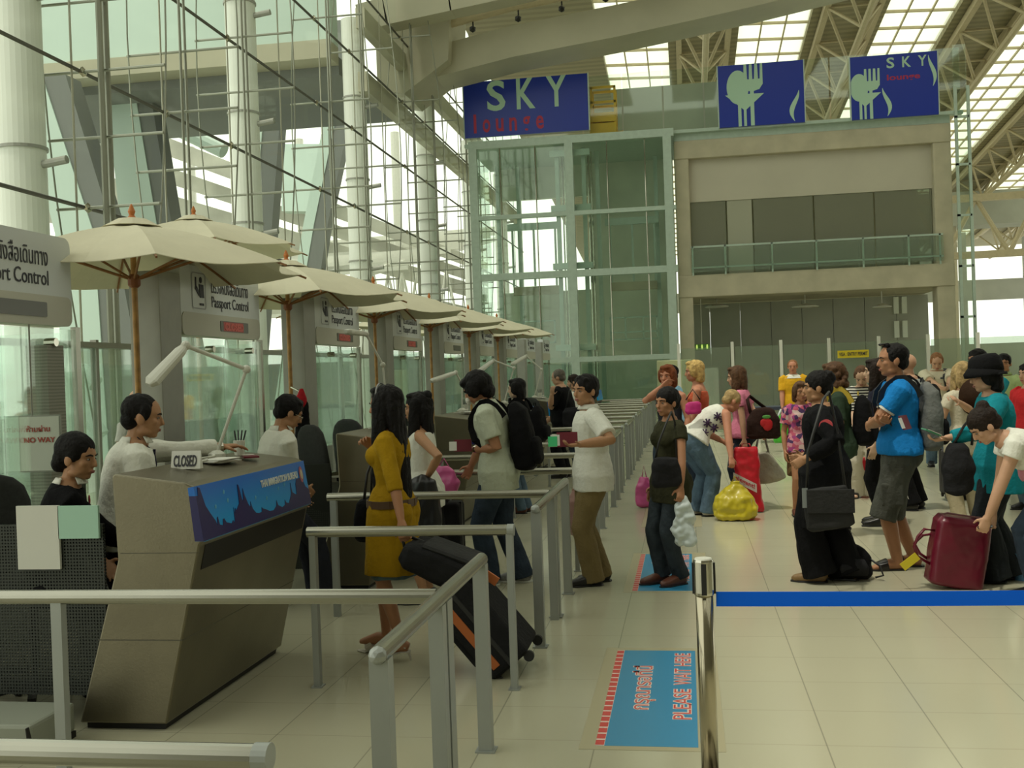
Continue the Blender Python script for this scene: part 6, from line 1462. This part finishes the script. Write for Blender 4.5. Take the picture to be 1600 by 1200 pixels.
# ---- teal woman in black hat
g = foot(1545, 908)
TEAL = cloth('teal', (.01, .22, .27), .08)
f = person('person in a teal jacket and black cloche hat holding out papers', (g.x + .09, g.y), 88, 1.69, 'f', 1.1, 'light', (0, 6), (6, 8, 0), arms=(P(1545, 618, 8.75), P(1482, 684, 8.25)), poles=((.6, -.2, -1), (-.5, -.8, -.6)), palm=(None, (0, .2, 1)), curl=(40, 40), feet=[(.08, -.1, 0), (-.06, .05, 4)],
           hair=('bob', 'black'), top=(TEAL, -.38, 1.9, .028, .96, 'jacket'), bottom=('trousers', cloth('dark_slate', (.02, .024, .028)), .03, 1.02, .03), shoes=('shoe', SHB)); hat(f, cloth('felt_black', (.008, .008, .009)))
pq = f.wrist[1]; passport('green printed papers held out by the woman in teal', (pq.x - .12, pq.y, pq.z + .045), radians(90), radians(25), m=mat('green_leaflet', (.06, .25, .14), .5), s=1.3)
q = P(1497, 742, 8.2)
tb_ = bag('shoulder_bag', 'black soft bag hanging in front of the woman in teal', 'bag', (q.x, 8.2, .70), [(0, .05, .04), (.03, .10, .07), (.2, .115, .08), (.34, .08, .06), (.38, .05, .03)], cloth('bag_black', (.018, .018, .02)), p=2.6)
handle(tb_, [(-.03, 0, .36), (.05, .0, .5), (.13, .0, .6), (.10, .0, .36)], BLACK, .01)
# ---- people behind the teal woman
g = P(1510, 660, 11.2)
f = person('person in a cream top, brown hat on the back, left of the teal woman', (g.x, 11.2), 20, 1.66, 'f', 1.05, 'light', (0, 4), (-20, 6, 0), arms=(P(1498, 628, 10.9), P(1480, 640, 11.3)), poles=((.5, 0, -1), (-.5, 0, -1)), hair=('long', 'fair', .4, 2), top=(cloth('cream_top', (.55, .50, .38)), -.2, .5, .018), bottom=('trousers', cloth('beige_t', (.40, .34, .22)), .02, 1), shoes=('shoe', BRL))
c = f.S(.82) - f.fwd(.8) * .12
hh_ = MB().loft([c + V((0, .0, 0)), c + V((0, -.02, 0)), c + V((0, -.05, 0)), c + V((0, -.10, 0))], [(.15, .17), (.16, .18), (.09, .10), (.07, .08)], n=22); part(f, hh_, 'hanging_hat', cloth('brown_felt', (.035, .018, .010)), smooth=True)
g = P(1532, 600, 13.6)
f = person('person with dark hair in a dark shirt standing behind the black hat', (g.x, 13.6), 120, 1.80, 'm', 1.05, 'tan', (0, 3), (10, 0, 0), hair=('short', 'black'), top=(cloth('dark_brown', (.04, .025, .015)), -.2, .8, .02), bottom=('trousers', DEN, .02, 1), shoes=('shoe', SHB))
g = P(1572, 640, 15.5)
f = person('person in a lime green shirt behind the bending woman at the right edge', (g.x, 15.5), 140, 1.74, 'm', 1.0, 'tan', (0, 3), (20, 0, 0), hair=('short', 'black'), top=(cloth('lime', (.36, .46, .20)), -.2, .8, .024), bottom=('trousers', DEN, .02, 1.02), shoes=('shoe', SHB)); collar(f, cloth('lime', (.36, .46, .20)))
g = P(1612, 640, 12.6)
f = person('person in a red T-shirt cut off by the right edge', (g.x, 12.6), 120, 1.62, 'm', 1.1, 'light', (0, 3), (0, 0, 0), hair=('short', 'black'), top=(cloth('red', (.60, .03, .035)), -.2, .7, .024), bottom=('trousers', DEN2, .02, 1.02), shoes=('shoe', SHB))
# ---- bending woman with the red case
hd = P(1540, 818, 7.72)
g = P(1640, 900, 7.85)
f = person('person in a white T-shirt, dark hair in a bun, bending over the red case', (g.x, 7.85), 86, 1.66, 'f', 1.12, 'light', (34, 68), (8, 22, 0), arms=(P(1552, 800, 8.1), hd), curl=(70, 75), poles=((.4, -.4, 1), (-.4, -.4, 1)), shift=(0, -.12), hip=.80, feet=[(.09, .05, 0), (-.08, -.05, 4)],
           hair=('bun', 'dark', (0, -.35, .45)), top=(WHT, -.1, .36, .018), bottom=('trousers', DEN, .02, 1.02), shoes=('shoe', SHB))
MB().ell(f.S(.55) + f.fwd(.55) * (f.prad(.55)[1] + .02) + V((-.03, 0, 0)), (.07, .03, .08)).build('pink_print', mat('pink_print', (.55, .22, .28), .7), f.root)
RED = mat('dark_red_leather', (.135, .006, .022), .32, 0, .1, 5)
rc0 = foot(1488, 917)
RS = root('red_suitcase', (rc0.x, rc0.y - .0, 0), 'dark red case with handles and a yellow tag, standing tilted in the queue', 'suitcase')
R_ = Matrix.Rotation(radians(10), 3, 'Y')
b = MB(); prof = [(.01, .165, .10), (.03, .195, .13), (.25, .20, .135), (.48, .195, .13), (.525, .165, .10)]
b.loft([R_ @ V((0, 0, z)) for z, x, y in prof], [(x, y) for z, x, y in prof], n=26, p=5); b.build('case_body', RED, RS, vox=.008, amp=.004, sm=3)
MB().path([R_ @ V((-.165, -.02, .52)), R_ @ V((-.12, -.02, .54)), R_ @ V((.12, -.02, .54)), R_ @ V((.165, -.02, .52))], .008).build('zip', mat('zip_grey', (.25, .12, .12), .4), RS)
for z in (.16, .38):
    pass
b = MB(); b.path([R_ @ V(p) for p in ((-.19, -.05, .40), (-.27, -.06, .40), (-.31, -.07, .34), (-.325, -.07, .26), (-.29, -.07, .19), (-.19, -.05, .15))], .011); b.build('carry_handle', RED, RS, smooth=True)
b = MB(); b.path([R_ @ V(p) for p in ((-.19, .05, .36), (-.25, .05, .34), (-.30, .05, .27), (-.25, .05, .2), (-.19, .05, .17))], .011); b.build('carry_handle', RED, RS, smooth=True)
MB().box((-.07, -.004, -.03), (.07, .004, .03), Matrix.Rotation(radians(-38), 3, 'Y'), R_ @ V((-.345, -.1, .15))).build('yellow_tag', mat('tag_yellow', (.62, .50, .02), .5), RS)
wz = f.wrist[1]; b = MB(); t0 = R_ @ V((.13, 0, .53)); t1 = R_ @ V((.22, 0, .50)); hz = V((wz.x, wz.y, wz.z)) - V(RS.location) + V((-.03, 0, -.07))
b.path([t0, hz + V((-.03, 0, 0)), hz + V((.03, 0, 0)), t1], .011); b.build('top_handle', BLACK, RS, smooth=True)
# blue bucket bag at the right edge
q = foot(1606, 905)
bu = root('blue_bucket', (q.x - .02, q.y, 0), 'blue plastic bucket with a loop handle cut off by the right edge', 'bucket')
BP = mat('blue_plastic', (.10, .24, .42), .4)
MB().lathe([(.09, 0), (.115, .20), (.12, .21), (.105, .205), (.08, .01)], n=24).build('tub', BP, bu, smooth=False)
handle(bu, [(-.11, 0, .2), (-.10, 0, .29), (-.03, 0, .34), (.04, 0, .34), (.10, 0, .29), (.11, 0, .2)], BP, .011)
